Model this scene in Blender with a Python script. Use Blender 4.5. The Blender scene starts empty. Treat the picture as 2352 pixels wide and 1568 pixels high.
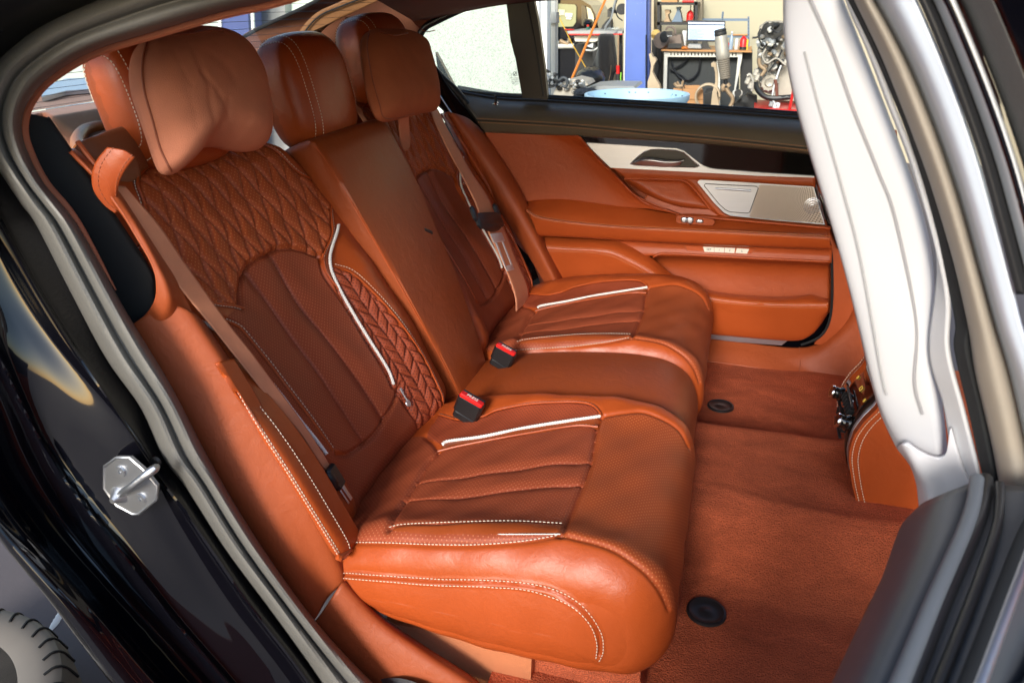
import bpy, math, random
import numpy as np
from mathutils import Vector
from mathutils.bvhtree import BVHTree
random.seed(7); rng = np.random.default_rng(7)
R = math.radians
sc = bpy.context.scene
# ------------------------------------------------------------------ camera
CAM = np.array([0.60, -1.4456, 1.068])
YAW, PIT, ROL, FPX = R(-16.953), R(24.743), R(-0.989), 1682.4
_f = np.array([math.sin(YAW)*math.cos(PIT), math.cos(YAW)*math.cos(PIT), -math.sin(PIT)])
_r = np.array([math.cos(YAW), -math.sin(YAW), 0.0]); _u = np.cross(_r, _f)
RT = math.cos(ROL)*_r + math.sin(ROL)*_u; UP = -math.sin(ROL)*_r + math.cos(ROL)*_u; FW = _f
cd = bpy.data.cameras.new('camera'); cam = bpy.data.objects.new('camera', cd); sc.collection.objects.link(cam)
from mathutils import Matrix
M = Matrix(((RT[0], UP[0], -FW[0], CAM[0]), (RT[1], UP[1], -FW[1], CAM[1]), (RT[2], UP[2], -FW[2], CAM[2]), (0, 0, 0, 1)))
cam.matrix_world = M
cd.sensor_width = 36; cd.lens = FPX/2352*36; cd.clip_start = 0.02; cd.clip_end = 3000
cd.dof.use_dof = True; cd.dof.focus_distance = 1.55; cd.dof.aperture_fstop = 9.0
sc.camera = cam
# ------------------------------------------------------------------ light: open shade, soft daylight through the open door
W = bpy.data.worlds.new('World'); sc.world = W; W.use_nodes = True
nt = W.node_tree; bg = nt.nodes['Background']
sky = nt.nodes.new('ShaderNodeTexSky'); sky.sky_type = 'NISHITA'; sky.sun_disc = False
SUN_EL, SUN_AZ = R(24), R(184)      # azimuth clockwise from +Y
sky.sun_elevation = SUN_EL; sky.sun_rotation = SUN_AZ; sky.air_density = 1.0; sky.dust_density = 1.2; sky.ozone_density = 0.8
nt.links.new(sky.outputs[0], bg.inputs[0]); bg.inputs[1].default_value = 0.125
sl = bpy.data.lights.new('sun', 'SUN'); sl.energy = 1.5; sl.angle = R(14); sl.color = (1.0, 0.96, 0.91)
so = bpy.data.objects.new('sun', sl); sc.collection.objects.link(so)
sd = Vector((math.sin(SUN_AZ)*math.cos(SUN_EL), math.cos(SUN_AZ)*math.cos(SUN_EL), math.sin(SUN_EL)))
so.rotation_euler = sd.to_track_quat('Z', 'Y').to_euler()
sc.view_settings.view_transform = 'Standard'; sc.view_settings.look = 'None'; sc.view_settings.gamma = 1.0
sc.view_settings.use_curve_mapping = False; sc.view_settings.exposure = 1.42
sc.render.engine = 'CYCLES'
try:
    sc.cycles.max_bounces = 10; sc.cycles.diffuse_bounces = 5; sc.cycles.glossy_bounces = 4; sc.cycles.transmission_bounces = 6
    sc.cycles.caustics_reflective = False; sc.cycles.caustics_refractive = False
except Exception: pass

# ------------------------------------------------------------------ geometry helpers
def ray(px, py): return FW*FPX + RT*(px-1176) + UP*(784-py)
def hit(px, py, p, n):
    d = ray(px, py); n = np.array(n, float)
    return CAM + d*(((np.array(p, float)-CAM)@n)/(d@n))
def Yp(px, py, y): return hit(px, py, (0, y, 0), (0, 1, 0))
def Zp(px, py, z): return hit(px, py, (0, 0, z), (0, 0, 1))
def Xp(px, py, x): return hit(px, py, (x, 0, 0), (1, 0, 0))
def PX(V):
    d = np.asarray(V)-CAM; z = d@FW
    return np.stack([1176+FPX*(d@RT)/z, 784-FPX*(d@UP)/z], -1)
TH = R(27); BO = np.array([.03, 0, .27]); BN = np.array([math.cos(TH), 0, math.sin(TH)]); BE = np.array([-math.sin(TH), 0, math.cos(TH)])
def Bp(px, py, off=0.0): return hit(px, py, BO+BN*off, BN)
def rs(P, n, closed=False, sub=12):
    """smooth (Catmull-Rom) curve through points, resampled to n even points"""
    P = np.asarray(P, float)
    if len(P) < 3 and not closed:
        t = np.linspace(0, 1, n)[:, None]; return P[0]*(1-t)+P[-1]*t
    if closed: Q = np.vstack([P[-1], P, P[0], P[1]])
    else: Q = np.vstack([2*P[0]-P[1], P, 2*P[-1]-P[-2]])
    out = []
    for i in range(1, len(Q)-2):
        p0, p1, p2, p3 = Q[i-1:i+3]
        t = np.linspace(0, 1, sub, endpoint=False)[:, None]
        out.append(.5*((2*p1)+(-p0+p2)*t+(2*p0-5*p1+4*p2-p3)*t*t+(-p0+3*p1-3*p2+p3)*t**3))
    out = np.vstack(out+[Q[-2][None]])
    L = np.r_[0, np.cumsum(np.linalg.norm(np.diff(out, axis=0), axis=1))]
    t = np.linspace(0, L[-1], n, endpoint=not closed)
    return np.stack([np.interp(t, L, out[:, k]) for k in range(out.shape[1])], 1)
def lin(P, n):
    P = np.asarray(P, float); L = np.r_[0, np.cumsum(np.linalg.norm(np.diff(P, axis=0), axis=1))]; t = np.linspace(0, L[-1], n)
    return np.stack([np.interp(t, L, P[:, k]) for k in range(P.shape[1])], 1)
def gridf(nu, nv, cu=False, cv=False, off=0):
    F = []
    for i in range(nu if cu else nu-1):
        for j in range(nv if cv else nv-1):
            a = i*nv+j; b = ((i+1) % nu)*nv+j; c = ((i+1) % nu)*nv+(j+1) % nv; d = i*nv+(j+1) % nv
            F.append((a+off, b+off, c+off, d+off))
    return F
class MB:
    def __init__(s): s.V = []; s.F = []; s.I = []; s.n = 0
    def add(s, V, F, mi=0):
        V = np.asarray(V, float).reshape(-1, 3)
        s.F += [tuple(i+s.n for i in f) for f in F]; s.I += [mi]*len(F); s.V.append(V); s.n += len(V); return s
    def box(s, c, d, rot=None, bev=0.0, mi=0):
        x, y, z = [k/2 for k in d]; b = min(bev, x*.95, y*.95, z*.95)
        if b <= 0:
            V = np.array([(i, j, k) for i in (-x, x) for j in (-y, y) for k in (-z, z)])
            F = [(0, 1, 3, 2), (4, 6, 7, 5), (0, 4, 5, 1), (2, 3, 7, 6), (0, 2, 6, 4), (1, 5, 7, 3)]
        else:
            V = []; F = []; idx = {}
            for i in (-1, 1):
                for j in (-1, 1):
                    for k in (-1, 1):
                        idx[i, j, k] = len(V)
                        V += [(i*x, j*(y-b), k*(z-b)), (i*(x-b), j*y, k*(z-b)), (i*(x-b), j*(y-b), k*z)]
            def q(*a): F.append(tuple(a))
            I = idx
            for a in (-1, 1):
                q(*[I[a, j, k]+0 for j, k in ((-1, -1), (1, -1), (1, 1), (-1, 1))])
                q(*[I[j, a, k]+1 for j, k in ((-1, -1), (1, -1), (1, 1), (-1, 1))])
                q(*[I[j, k, a]+2 for j, k in ((-1, -1), (1, -1), (1, 1), (-1, 1))])
                for c2 in (-1, 1):
                    q(I[a, c2, -1]+0, I[a, c2, 1]+0, I[a, c2, 1]+1, I[a, c2, -1]+1)
                    q(I[a, -1, c2]+0, I[a, 1, c2]+0, I[a, 1, c2]+2, I[a, -1, c2]+2)
                    q(I[-1, a, c2]+1, I[1, a, c2]+1, I[1, a, c2]+2, I[-1, a, c2]+2)
            for k in idx.values(): F.append((k, k+1, k+2))
            V = np.array(V)
        if rot is not None: V = V@np.asarray(rot).T
        return s.add(V+np.array(c, float), F, mi)
    def tube(s, P, r, n=8, mi=0, closed=False, caps=True, flat=1.0, up=None):
        P = np.asarray(P, float); m = len(P)
        r = np.full(m, r) if np.isscalar(r) else np.asarray(r, float)
        T = np.gradient(P, axis=0) if not closed else np.roll(P, -1, 0)-np.roll(P, 1, 0)
        T /= np.linalg.norm(T, axis=1)[:, None]+1e-12
        if up is None:
            u = np.cross(T[0], (0, 0, 1.0)); 
            if np.linalg.norm(u) < 1e-3: u = np.cross(T[0], (0, 1.0, 0))
            U = []
            for t in T:
                u = u-t*(u@t); u /= np.linalg.norm(u)+1e-12; U.append(u.copy())
            U = np.array(U)
        else:
            U = np.cross(T, np.asarray(up, float)); U /= np.linalg.norm(U, axis=1)[:, None]+1e-12
        B = np.cross(T, U)
        a = np.linspace(0, 2*math.pi, n, endpoint=False)
        V = P[:, None]+r[:, None, None]*(U[:, None]*np.cos(a)[None, :, None]+B[:, None]*np.sin(a)[None, :, None]*flat)
        F = gridf(m, n, closed, True)
        if caps and not closed: F += [tuple(range(n))[::-1], tuple((m-1)*n+k for k in range(n))]
        return s.add(V, F, mi)
    def lathe(s, c, prof, n=24, axis=(0, 0, 1), mi=0, a0=0, a1=2*math.pi):
        ax = np.array(axis, float); ax /= np.linalg.norm(ax)
        u = np.cross(ax, (1, 0, 0)) if abs(ax[0]) < .9 else np.cross(ax, (0, 1, 0)); u /= np.linalg.norm(u); w = np.cross(ax, u)
        full = abs(a1-a0) > 6.2; a = np.linspace(a0, a1, n, endpoint=not full)
        V = [np.array(c)+ax*h+(u*math.cos(t)+w*math.sin(t))*r for r, h in prof for t in a]
        F = gridf(len(prof), n, False, full)
        if prof[0][0] > 1e-6 and full: F.append(tuple(range(n)))
        if prof[-1][0] > 1e-6 and full: F.append(tuple((len(prof)-1)*n+k for k in range(n))[::-1])
        return s.add(V, F, mi)
    def prism(s, pts, vec, mi=0):
        P = np.asarray(pts, float); n = len(P); v = np.array(vec, float)
        F = [tuple(range(n))[::-1], tuple(range(n, 2*n))]+[(i, (i+1) % n, (i+1) % n+n, i+n) for i in range(n)]
        return s.add(np.vstack([P, P+v]), F, mi)
    def blob(s, c, d, n=12, m=8, jit=0.0, mi=0, rot=None, e=1.0):
        V = []
        for i in range(m+1):
            p = math.pi*i/m
            for j in range(n):
                t = 2*math.pi*j/n
                v = np.array([math.sin(p)*math.cos(t), math.sin(p)*math.sin(t), math.cos(p)])
                v = np.sign(v)*np.abs(v)**e
                V.append(v*np.array(d)/2*(1+(rng.random()-.5)*jit))
        V = np.array(V)
        if rot is not None: V = V@np.asarray(rot).T
        return s.add(V+np.array(c, float), gridf(m+1, n, False, True), mi)
    def stitch(s, P, step=.0065, r=.0007, frac=.62, lift=None, mi=0):
        P = np.asarray(P, float); L = np.r_[0, np.cumsum(np.linalg.norm(np.diff(P, axis=0), axis=1))]
        k = 0
        while (k+frac)*step < L[-1]:
            t = np.array([k*step, (k+frac*.5)*step, (k+frac)*step])
            q = np.stack([np.interp(t, L, P[:, i]) for i in range(3)], 1)
            s.tube(q, [r*.6, r, r*.6], 5, mi); k += 1
        return s
    def rope(s, P, r=.0035, twist=.012, mi=0):
        P = rs(P, max(8, int(np.linalg.norm(np.diff(P, axis=0), axis=1).sum()/.0016)))
        T = np.gradient(P, axis=0); T /= np.linalg.norm(T, axis=1)[:, None]
        U = np.cross(T, (0.3, 0.2, 1.0)); U /= np.linalg.norm(U, axis=1)[:, None]; B = np.cross(T, U)
        L = np.r_[0, np.cumsum(np.linalg.norm(np.diff(P, axis=0), axis=1))]
        for k in range(2):
            a = L/twist*2*math.pi+k*math.pi
            s.tube(P+(U*np.cos(a)[:, None]+B*np.sin(a)[:, None])*r*.5, r*.62, 6, mi)
        return s
def rotz(a): c, s = math.cos(a), math.sin(a); return np.array([[c, -s, 0], [s, c, 0], [0, 0, 1]])
def roty(a): c, s = math.cos(a), math.sin(a); return np.array([[c, 0, s], [0, 1, 0], [-s, 0, c]])
def rotx(a): c, s = math.cos(a), math.sin(a); return np.array([[1, 0, 0], [0, c, -s], [0, s, c]])
def link(name, V, F, mats, parent=None, I=None, uv=None, smooth=True, label=None, ang=40):
    V = np.asarray(V, float).reshape(-1, 3)
    o0 = V.mean(0) if len(V) else np.zeros(3)
    me = bpy.data.meshes.new(name); me.from_pydata((V-o0).tolist(), [], [tuple(int(i) for i in f) for f in F]); me.validate()
    for m in (mats if isinstance(mats, (list, tuple)) else [mats]): me.materials.append(m)
    if I is not None and len(I) == len(me.polygons): me.polygons.foreach_set('material_index', np.asarray(I, dtype=np.int32))
    if uv is not None:
        ul = me.uv_layers.new(name='UVMap'); li = np.empty(len(me.loops), dtype=np.int32); me.loops.foreach_get('vertex_index', li)
        ul.data.foreach_set('uv', np.asarray(uv, dtype=np.float32)[li].ravel())
    if smooth:
        me.shade_smooth()
        try: me.set_sharp_from_angle(angle=R(ang))
        except Exception: pass
    o = bpy.data.objects.new(name, me); sc.collection.objects.link(o)
    o.parent = parent
    if parent is not None: o.location = Vector(o0)-Vector(parent['w'])
    else: o.location = Vector(o0)
    WPOS[o.name] = o0; o['w'] = [float(k) for k in o0]
    if label: o['label'] = label
    return o
WPOS = {}
import bmesh
def mesh(name, mb, mats, parent=None, **k):
    o = link(name, np.vstack(mb.V), mb.F, mats, parent, I=mb.I, **k)
    bm = bmesh.new(); bm.from_mesh(o.data); bmesh.ops.recalc_face_normals(bm, faces=bm.faces); bm.to_mesh(o.data); bm.free()
    return o
def thing(name, label, cat, loc, group=None):
    o = bpy.data.objects.new(name, None); sc.collection.objects.link(o); o.location = loc; o.empty_display_size = .05
    o['w'] = [float(k) for k in loc]; o['label'] = label; o['category'] = cat
    if group: o['group'] = group
    return o
def tag(o, label, cat, group=None, kind=None):
    if label: o['label'] = label
    if cat: o['category'] = cat
    if group: o['group'] = group
    if kind: o['kind'] = kind
    return o
def loft(rails, n=40, m=None, closed=False, fn=rs):
    """surface through a list of rails (each a list of 3D points)"""
    Q = np.array([fn(r, n) for r in rails]); m = m or (len(rails)*6)
    if len(rails) > 2 or closed: G = np.stack([rs(Q[:, j], m, closed=closed) for j in range(n)], 1)
    else: G = np.stack([Q[0]*(1-t)+Q[1]*t for t in np.linspace(0, 1, m)], 0)
    return G          # (m, n, 3)
def orient(G, toward=None):
    nrm = np.cross(G[-1, 0]-G[0, 0]+1e-9, G[0, -1]-G[0, 0]); c = G.reshape(-1, 3).mean(0)
    return (nrm@((CAM if toward is None else toward)-c)) > 0
def sheet(name, G, mat, parent, thick=0.0, toward=None, **k):
    if not orient(G, toward): G = G[::-1]
    m, n = G.shape[:2]; F = gridf(m, n)
    Lu = np.r_[0, np.cumsum(np.linalg.norm(np.diff(G.mean(1), axis=0), axis=1))]; Lv = np.r_[0, np.cumsum(np.linalg.norm(np.diff(G.mean(0), axis=0), axis=1))]
    uv = np.stack(np.meshgrid(Lu, Lv, indexing='ij'), -1).reshape(-1, 2)
    o = link(name, G.reshape(-1, 3), F, mat, parent, uv=uv, **k)
    if thick:
        md = o.modifiers.new('thickness', 'SOLIDIFY'); md.thickness = thick; md.offset = -1
    return o
def bvh_of(V, F): return BVHTree.FromPolygons([tuple(v) for v in V], [tuple(f) for f in F])
def cast(bvh, px, py):
    d = ray(px, py); d = d/np.linalg.norm(d)
    h = bvh.ray_cast(Vector(CAM), Vector(d))
    if h[0] is None: return None
    return np.array(h[0])
def casts(bvh, pts, n=60, lift=0.0):
    P = rs(np.array(pts, float), n); out = []
    for p in P:
        h = bvh.ray_cast(Vector(CAM), Vector(ray(*p)))
        if h[0] is not None: out.append(np.array(h[0])+np.array(h[1])*lift*(1 if (np.array(h[1])@ray(*p)) < 0 else -1))
    return np.array(out)
def dist_poly(V, P):
    """distance of each row of V to polyline P (any dimension)"""
    V = np.asarray(V, float); P = np.asarray(P, float); best = np.full(len(V), 1e9)
    for a, b in zip(P[:-1], P[1:]):
        ab = b-a; L = ab@ab
        if L < 1e-14: continue
        t = np.clip(((V-a)@ab)/L, 0, 1); best = np.minimum(best, ((V-a-t[:, None]*ab)**2).sum(1))
    return np.sqrt(best)
def inpoly(Q, P):
    P = np.asarray(P, float); x, y = Q[:, 0], Q[:, 1]; r = np.zeros(len(Q), bool); j = len(P)-1
    for i in range(len(P)):
        xi, yi = P[i]; xj, yj = P[j]
        c = ((yi > y) != (yj > y)) & (x < (xj-xi)*(y-yi)/(yj-yi+1e-15)+xi); r ^= c; j = i
    return r
def normals(G, cu=False):
    du = np.gradient(G, axis=0); dv = np.gradient(G, axis=1); n = np.cross(du, dv); return n/(np.linalg.norm(n, axis=2)[..., None]+1e-12)

# ------------------------------------------------------------------ materials
def newmat(name):
    m = bpy.data.materials.new(name); m.use_nodes = True; return m, m.node_tree, m.node_tree.nodes['Principled BSDF']
def N(nt, t, **k):
    n = nt.nodes.new(t)
    for a, b in k.items():
        if a.startswith('i_'): n.inputs[int(a[2:])].default_value = b
        else: setattr(n, a, b)
    return n
def mat(name, col, rough=.5, metal=0.0, var=.15, vs=8.0, bump=0.0, bs=300.0, coat=0.0, sheen=0.0, spec=.5, emis=None, alpha=None, aniso=None, stretch=None):
    m, nt, b = newmat(name); L = nt.links
    b.inputs['Roughness'].default_value = rough; b.inputs['Metallic'].default_value = metal
    b.inputs['Specular IOR Level'].default_value = spec; b.inputs['Coat Weight'].default_value = coat; b.inputs['Coat Roughness'].default_value = .04
    b.inputs['Sheen Weight'].default_value = sheen
    if name == 'black car paint': b.inputs['Coat IOR'].default_value = 1.36
    tc = N(nt, 'ShaderNodeTexCoord'); src = tc.outputs['Object']
    if stretch:
        mp = N(nt, 'ShaderNodeMapping'); mp.inputs['Scale'].default_value = stretch; L.new(src, mp.inputs[0]); src = mp.outputs[0]
    ns = N(nt, 'ShaderNodeTexNoise'); ns.inputs['Scale'].default_value = vs; ns.inputs['Detail'].default_value = 6; L.new(src, ns.inputs['Vector'])
    mx = N(nt, 'ShaderNodeMix', data_type='RGBA'); L.new(ns.outputs[0], mx.inputs[0])
    c = np.array(col); mx.inputs[6].default_value = (*np.clip(c*(1-var), 0, 1), 1); mx.inputs[7].default_value = (*np.clip(c*(1+var), 0, 1), 1)
    L.new(mx.outputs[2], b.inputs['Base Color'])
    rr = N(nt, 'ShaderNodeMapRange'); rr.inputs[3].default_value = max(0, rough*.85); rr.inputs[4].default_value = min(1, rough*1.15+.01)
    L.new(ns.outputs[0], rr.inputs[0]); L.new(rr.outputs[0], b.inputs['Roughness'])
    if bump:
        vo = N(nt, 'ShaderNodeTexNoise'); vo.inputs['Scale'].default_value = bs; vo.inputs['Detail'].default_value = 3; L.new(src, vo.inputs['Vector'])
        bp = N(nt, 'ShaderNodeBump'); bp.inputs['Strength'].default_value = bump; bp.inputs['Distance'].default_value = .002
        L.new(vo.outputs[0], bp.inputs['Height']); L.new(bp.outputs[0], b.inputs['Normal'])
    if emis: b.inputs['Emission Color'].default_value = (*emis[:3], 1); b.inputs['Emission Strength'].default_value = emis[3]
    return m
def leather(name, col, rough=.42, bs=900.0):
    m = mat(name, col, rough, var=.13, vs=9, spec=.36)
    nt = m.node_tree; b = nt.nodes['Principled BSDF']; L = nt.links; tc = N(nt, 'ShaderNodeTexCoord')
    v = N(nt, 'ShaderNodeTexVoronoi'); v.inputs['Scale'].default_value = bs; L.new(tc.outputs['Object'], v.inputs['Vector'])
    n2 = N(nt, 'ShaderNodeTexNoise'); n2.inputs['Scale'].default_value = 34; n2.inputs['Detail'].default_value = 8; n2.inputs['Roughness'].default_value = .6; n2.inputs['Distortion'].default_value = .6; L.new(tc.outputs['Object'], n2.inputs['Vector'])
    b1 = N(nt, 'ShaderNodeBump'); b1.inputs['Strength'].default_value = .22; b1.inputs['Distance'].default_value = .0006; L.new(v.outputs[0], b1.inputs['Height'])
    b2 = N(nt, 'ShaderNodeBump'); b2.inputs['Strength'].default_value = .38; b2.inputs['Distance'].default_value = .0035; L.new(n2.outputs[0], b2.inputs['Height'])
    L.new(b1.outputs[0], b2.inputs['Normal']); L.new(b2.outputs[0], b.inputs['Normal'])
    return m
def perforated(name, col, dot, pitch=.0062, rad=.24, rough=.48, ang=45, rowmix=0.0):
    """leather with a regular grid of small dots, laid out in the UV map (metres)"""
    m, nt, b = newmat(name); L = nt.links; b.inputs['Roughness'].default_value = rough; b.inputs['Specular IOR Level'].default_value = .26
    uvn = N(nt, 'ShaderNodeUVMap'); mp = N(nt, 'ShaderNodeMapping'); mp.inputs['Scale'].default_value = (1/pitch, 1/pitch, 1); mp.inputs['Rotation'].default_value = (0, 0, R(ang))
    L.new(uvn.outputs[0], mp.inputs[0])
    fr = N(nt, 'ShaderNodeVectorMath', operation='FRACTION'); L.new(mp.outputs[0], fr.inputs[0])
    su = N(nt, 'ShaderNodeVectorMath', operation='SUBTRACT'); su.inputs[1].default_value = (.5, .5, 0); L.new(fr.outputs[0], su.inputs[0])
    le = N(nt, 'ShaderNodeVectorMath', operation='LENGTH'); L.new(su.outputs[0], le.inputs[0])
    mr = N(nt, 'ShaderNodeMapRange', interpolation_type='SMOOTHSTEP'); mr.inputs[1].default_value = rad*.6; mr.inputs[2].default_value = rad*1.3; mr.inputs[3].default_value = 1; mr.inputs[4].default_value = 0
    L.new(le.outputs['Value'], mr.inputs[0])
    tc = N(nt, 'ShaderNodeTexCoord'); ns = N(nt, 'ShaderNodeTexNoise'); ns.inputs['Scale'].default_value = 9; ns.inputs['Detail'].default_value = 5; L.new(tc.outputs['Object'], ns.inputs['Vector'])
    mx = N(nt, 'ShaderNodeMix', data_type='RGBA'); c = np.array(col); mx.inputs[6].default_value = (*(c*.85), 1); mx.inputs[7].default_value = (*(c*1.15), 1); L.new(ns.outputs[0], mx.inputs[0])
    m2 = N(nt, 'ShaderNodeMix', data_type='RGBA'); L.new(mr.outputs[0], m2.inputs[0]); L.new(mx.outputs[2], m2.inputs[6]); m2.inputs[7].default_value = (*dot, 1)
    L.new(m2.outputs[2], b.inputs['Base Color'])
    bp = N(nt, 'ShaderNodeBump'); bp.inputs['Strength'].default_value = .35; bp.inputs['Distance'].default_value = .0008; L.new(mr.outputs[0], bp.inputs['Height']); L.new(bp.outputs[0], b.inputs['Normal'])
    return m
TAN = np.array([.37, .067, .014])
M_tan = leather('tan leather', TAN, .34)
M_tan2 = leather('tan leather matt', TAN*.92, .48)
M_trim = leather('tan moulded trim', TAN*np.array([.85, .95, 1.2]), .50, 1400)
M_brown = leather('brown leather', (.28, .055, .012), .42)
M_quilt = perforated('quilted tan perforated leather', (.34, .066, .018), (.52, .17, .06), .0062, .18)
M_perf = perforated('brown perforated leather', (.27, .055, .022), (.42, .13, .06), .0058, .19)
M_roll = perforated('tan perforated leather', (.31, .060, .017), (.48, .15, .055), .0058, .20)
M_side = perforated('russet perforated leather', (.32, .064, .027), (.10, .022, .012), .0055, .22)
M_suede = mat('russet suede', (.56, .205, .115), 1.0, var=.14, vs=30, bump=.35, bs=700, sheen=.0, spec=.2)
M_head = mat('brown suede lining', (.22, .085, .045), .95, var=.15, vs=20, bump=.3, bs=600, sheen=.15, spec=.2)
M_web = mat('russet belt webbing', (.66, .27, .145), .6, var=.10, vs=60, bump=.4, bs=900, spec=.4, stretch=(1, 1, 1))
M_white = mat('white cord', (.78, .76, .72), .6, var=.05, bump=.2, bs=800)
M_thread = mat('cream thread', (.74, .66, .52), .6, var=.05)
M_tthread = mat('tan thread', (.55, .25, .11), .6, var=.05)
M_dthread = mat('dark tan thread', (.30, .075, .03), .6, var=.05)
M_pipe = leather('tan piping', TAN*1.05, .38)
M_rub = mat('grey rubber seal', (.125, .122, .112), .5, var=.12, vs=14, bump=.25, bs=260, spec=.45)
M_paint = mat('black car paint', (.003, .003, .005), .05, var=.1, coat=.8, spec=.35)
M_black = mat('black plastic', (.012, .012, .013), .38, var=.2)
M_bmat = mat('matt black cloth', (.006, .007, .008), .8, var=.3)
M_steel = mat('zinc steel', (.50, .52, .55), .42, 1.0, var=.08, bump=.15, bs=200)
M_chrome = mat('chrome', (.80, .80, .80), .08, 1.0, var=.02)
M_alu = mat('brushed aluminium', (.56, .60, .66), .36, 1.0, var=.06, vs=6, stretch=(2, 60, 60))
M_red = mat('red plastic', (.62, .012, .010), .35, var=.1)
M_taupe = leather('dark taupe leather', (.105, .090, .066), .40, 1200)
M_piano = mat('black lacquer', (.006, .006, .006), .05, var=.1, coat=1.0)
M_wtrim = mat('pale pillar trim', (.46, .46, .47), .5, var=.02, spec=.5)
M_carpet = mat('russet carpet', (.44, .098, .040), 1.0, var=.4, vs=5, bump=1.0, bs=330, sheen=.03, spec=.1)  # broad colour noise puts sunlit patches into the carpet colour

# CARPET2: brushed nap and painted sunlit patches - broad soft streaks and fine pile
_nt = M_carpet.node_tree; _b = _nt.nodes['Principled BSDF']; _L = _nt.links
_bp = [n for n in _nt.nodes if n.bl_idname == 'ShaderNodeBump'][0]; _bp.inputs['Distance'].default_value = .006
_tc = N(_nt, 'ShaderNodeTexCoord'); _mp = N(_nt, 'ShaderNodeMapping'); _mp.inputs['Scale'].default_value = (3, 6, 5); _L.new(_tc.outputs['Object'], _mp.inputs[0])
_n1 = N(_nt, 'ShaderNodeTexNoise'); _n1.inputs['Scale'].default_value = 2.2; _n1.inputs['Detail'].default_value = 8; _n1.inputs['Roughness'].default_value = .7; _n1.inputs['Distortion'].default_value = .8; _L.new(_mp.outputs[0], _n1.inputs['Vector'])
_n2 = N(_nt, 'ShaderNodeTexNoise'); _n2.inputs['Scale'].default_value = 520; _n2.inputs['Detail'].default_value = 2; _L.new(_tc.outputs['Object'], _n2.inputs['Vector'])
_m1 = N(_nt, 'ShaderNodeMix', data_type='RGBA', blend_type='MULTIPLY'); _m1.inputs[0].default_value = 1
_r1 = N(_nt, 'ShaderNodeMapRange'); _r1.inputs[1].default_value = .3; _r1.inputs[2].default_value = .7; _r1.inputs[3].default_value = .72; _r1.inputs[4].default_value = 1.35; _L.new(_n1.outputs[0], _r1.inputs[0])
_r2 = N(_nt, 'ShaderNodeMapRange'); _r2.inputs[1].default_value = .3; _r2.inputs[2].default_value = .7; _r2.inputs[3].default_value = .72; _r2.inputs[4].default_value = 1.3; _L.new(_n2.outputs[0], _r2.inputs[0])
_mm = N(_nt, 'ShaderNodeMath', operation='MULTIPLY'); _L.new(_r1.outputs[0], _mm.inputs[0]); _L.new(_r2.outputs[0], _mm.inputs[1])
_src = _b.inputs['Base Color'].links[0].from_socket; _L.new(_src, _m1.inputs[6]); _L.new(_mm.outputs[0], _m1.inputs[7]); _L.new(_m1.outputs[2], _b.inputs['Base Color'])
# ================================================================== THE CAR
CAR = thing('car', 'black saloon car with russet leather rear bench, its near rear door swung open', 'car', (.3, -.025, -.3))
YM = -.05                                   # mirror: y -> YM - y
def mir(V): V = np.array(V, float); V[..., 1] = YM-V[..., 1]; return V
SEATS = []
# ---------------------------------------------------------------- backrest as a relief over (s, v)
YC = -.39
vk = np.array([-.07, 0, .1, .25, .45, .57, .62, .65, .67, .69])
sRk = np.array([.265, .287, .294, .295, .272, .250, .222, .19, .155, .10])
sLk = np.array([-.25, -.262, -.266, -.27, -.275, -.285, -.285, -.27, -.25, -.20])
def hB(s, v):
    a = np.abs(s)
    h = .010*np.clip(a/.14, 0, 1)**2
    wing = np.exp(-((a-.215)/.055)**2)*np.clip((.50-v)/.16, 0, 1)*.026
    h = h+wing+.012*np.exp(-((v-.17)/.14)**2)
    sr = np.where(s > 0, np.interp(v, vk, sRk), -np.interp(v, vk, sLk)); d = np.clip((sr-a), 0, .035)
    h = h-.035*(1-np.sqrt(np.clip(1-(1-d/.035)**2, 0, 1)))
    t = np.clip(v-.60, 0, 1); h = h-t*t*9
    b = np.clip(.03-v, 0, 1); h = h-b*b*14
    return h
def sv(px, py):
    off = 0.0
    for _ in range(12):
        q = Bp(px, py, off); s = q[1]-YC; v = (q-BO)@BE; off = float(hB(np.array(s), np.array(v)))
    return np.array([s, v])
def SV(L): return np.array([sv(*p) for p in L])
def bpos(s, v, h): return BO+np.stack([np.zeros_like(s), s+YC, np.zeros_like(s)], -1)+BE*np.asarray(v)[..., None]+BN*np.asarray(h)[..., None]
def on_back(Q, lift=0.0): Q = np.asarray(Q); return bpos(Q[:, 0], Q[:, 1], hB(Q[:, 0], Q[:, 1])+lift)
def flip(Q): Q = np.array(Q, float); Q[:, 0] *= -1; return Q
def sym(Q):                                  # inboard half -> closed symmetric outline
    return np.vstack([Q, flip(Q)[::-1]])
rope = SV([(776, 517), (760, 572), (757, 610), (774, 656), (815, 730), (852, 790), (890, 851), (902, 883)])
rope_s = rs(rope, 40)
edgeC = SV([(734, 586), (743, 628), (778, 679), (834, 767), (901, 888)])
arcT = SV([(640, 570), (680, 570), (712, 580), (734, 588)])
arcT = np.vstack([[0.0, arcT[0, 1]+.001], arcT])
botA = np.array([[0.0, .070], [.037, .073], [.096, .086], [.132, .106]])
stLs = SV([(519, 732), (554, 749), (581, 780), (622, 831), (684, 913), (766, 1029)])
centre = np.vstack([arcT, edgeC[1:], botA[::-1], flip(botA)[1:-1], [stLs[-1]], stLs[::-1][1:], flip(arcT)[::-1][:-1]])
seamQ = SV([(738, 598), (745, 580), (762, 540), (760, 490), (735, 440), (690, 400)])
seamQ = np.vstack([seamQ, [[.17, .625], [.13, .647], [.06, .66], [0, .664]]])
quilt = sym(np.vstack([arcT, seamQ[1:]]))
lumbar = sym(np.vstack([[[0, .072]], botA[1:], [[.155, .02], [.16, -.02], [.12, -.07]]]))
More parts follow.
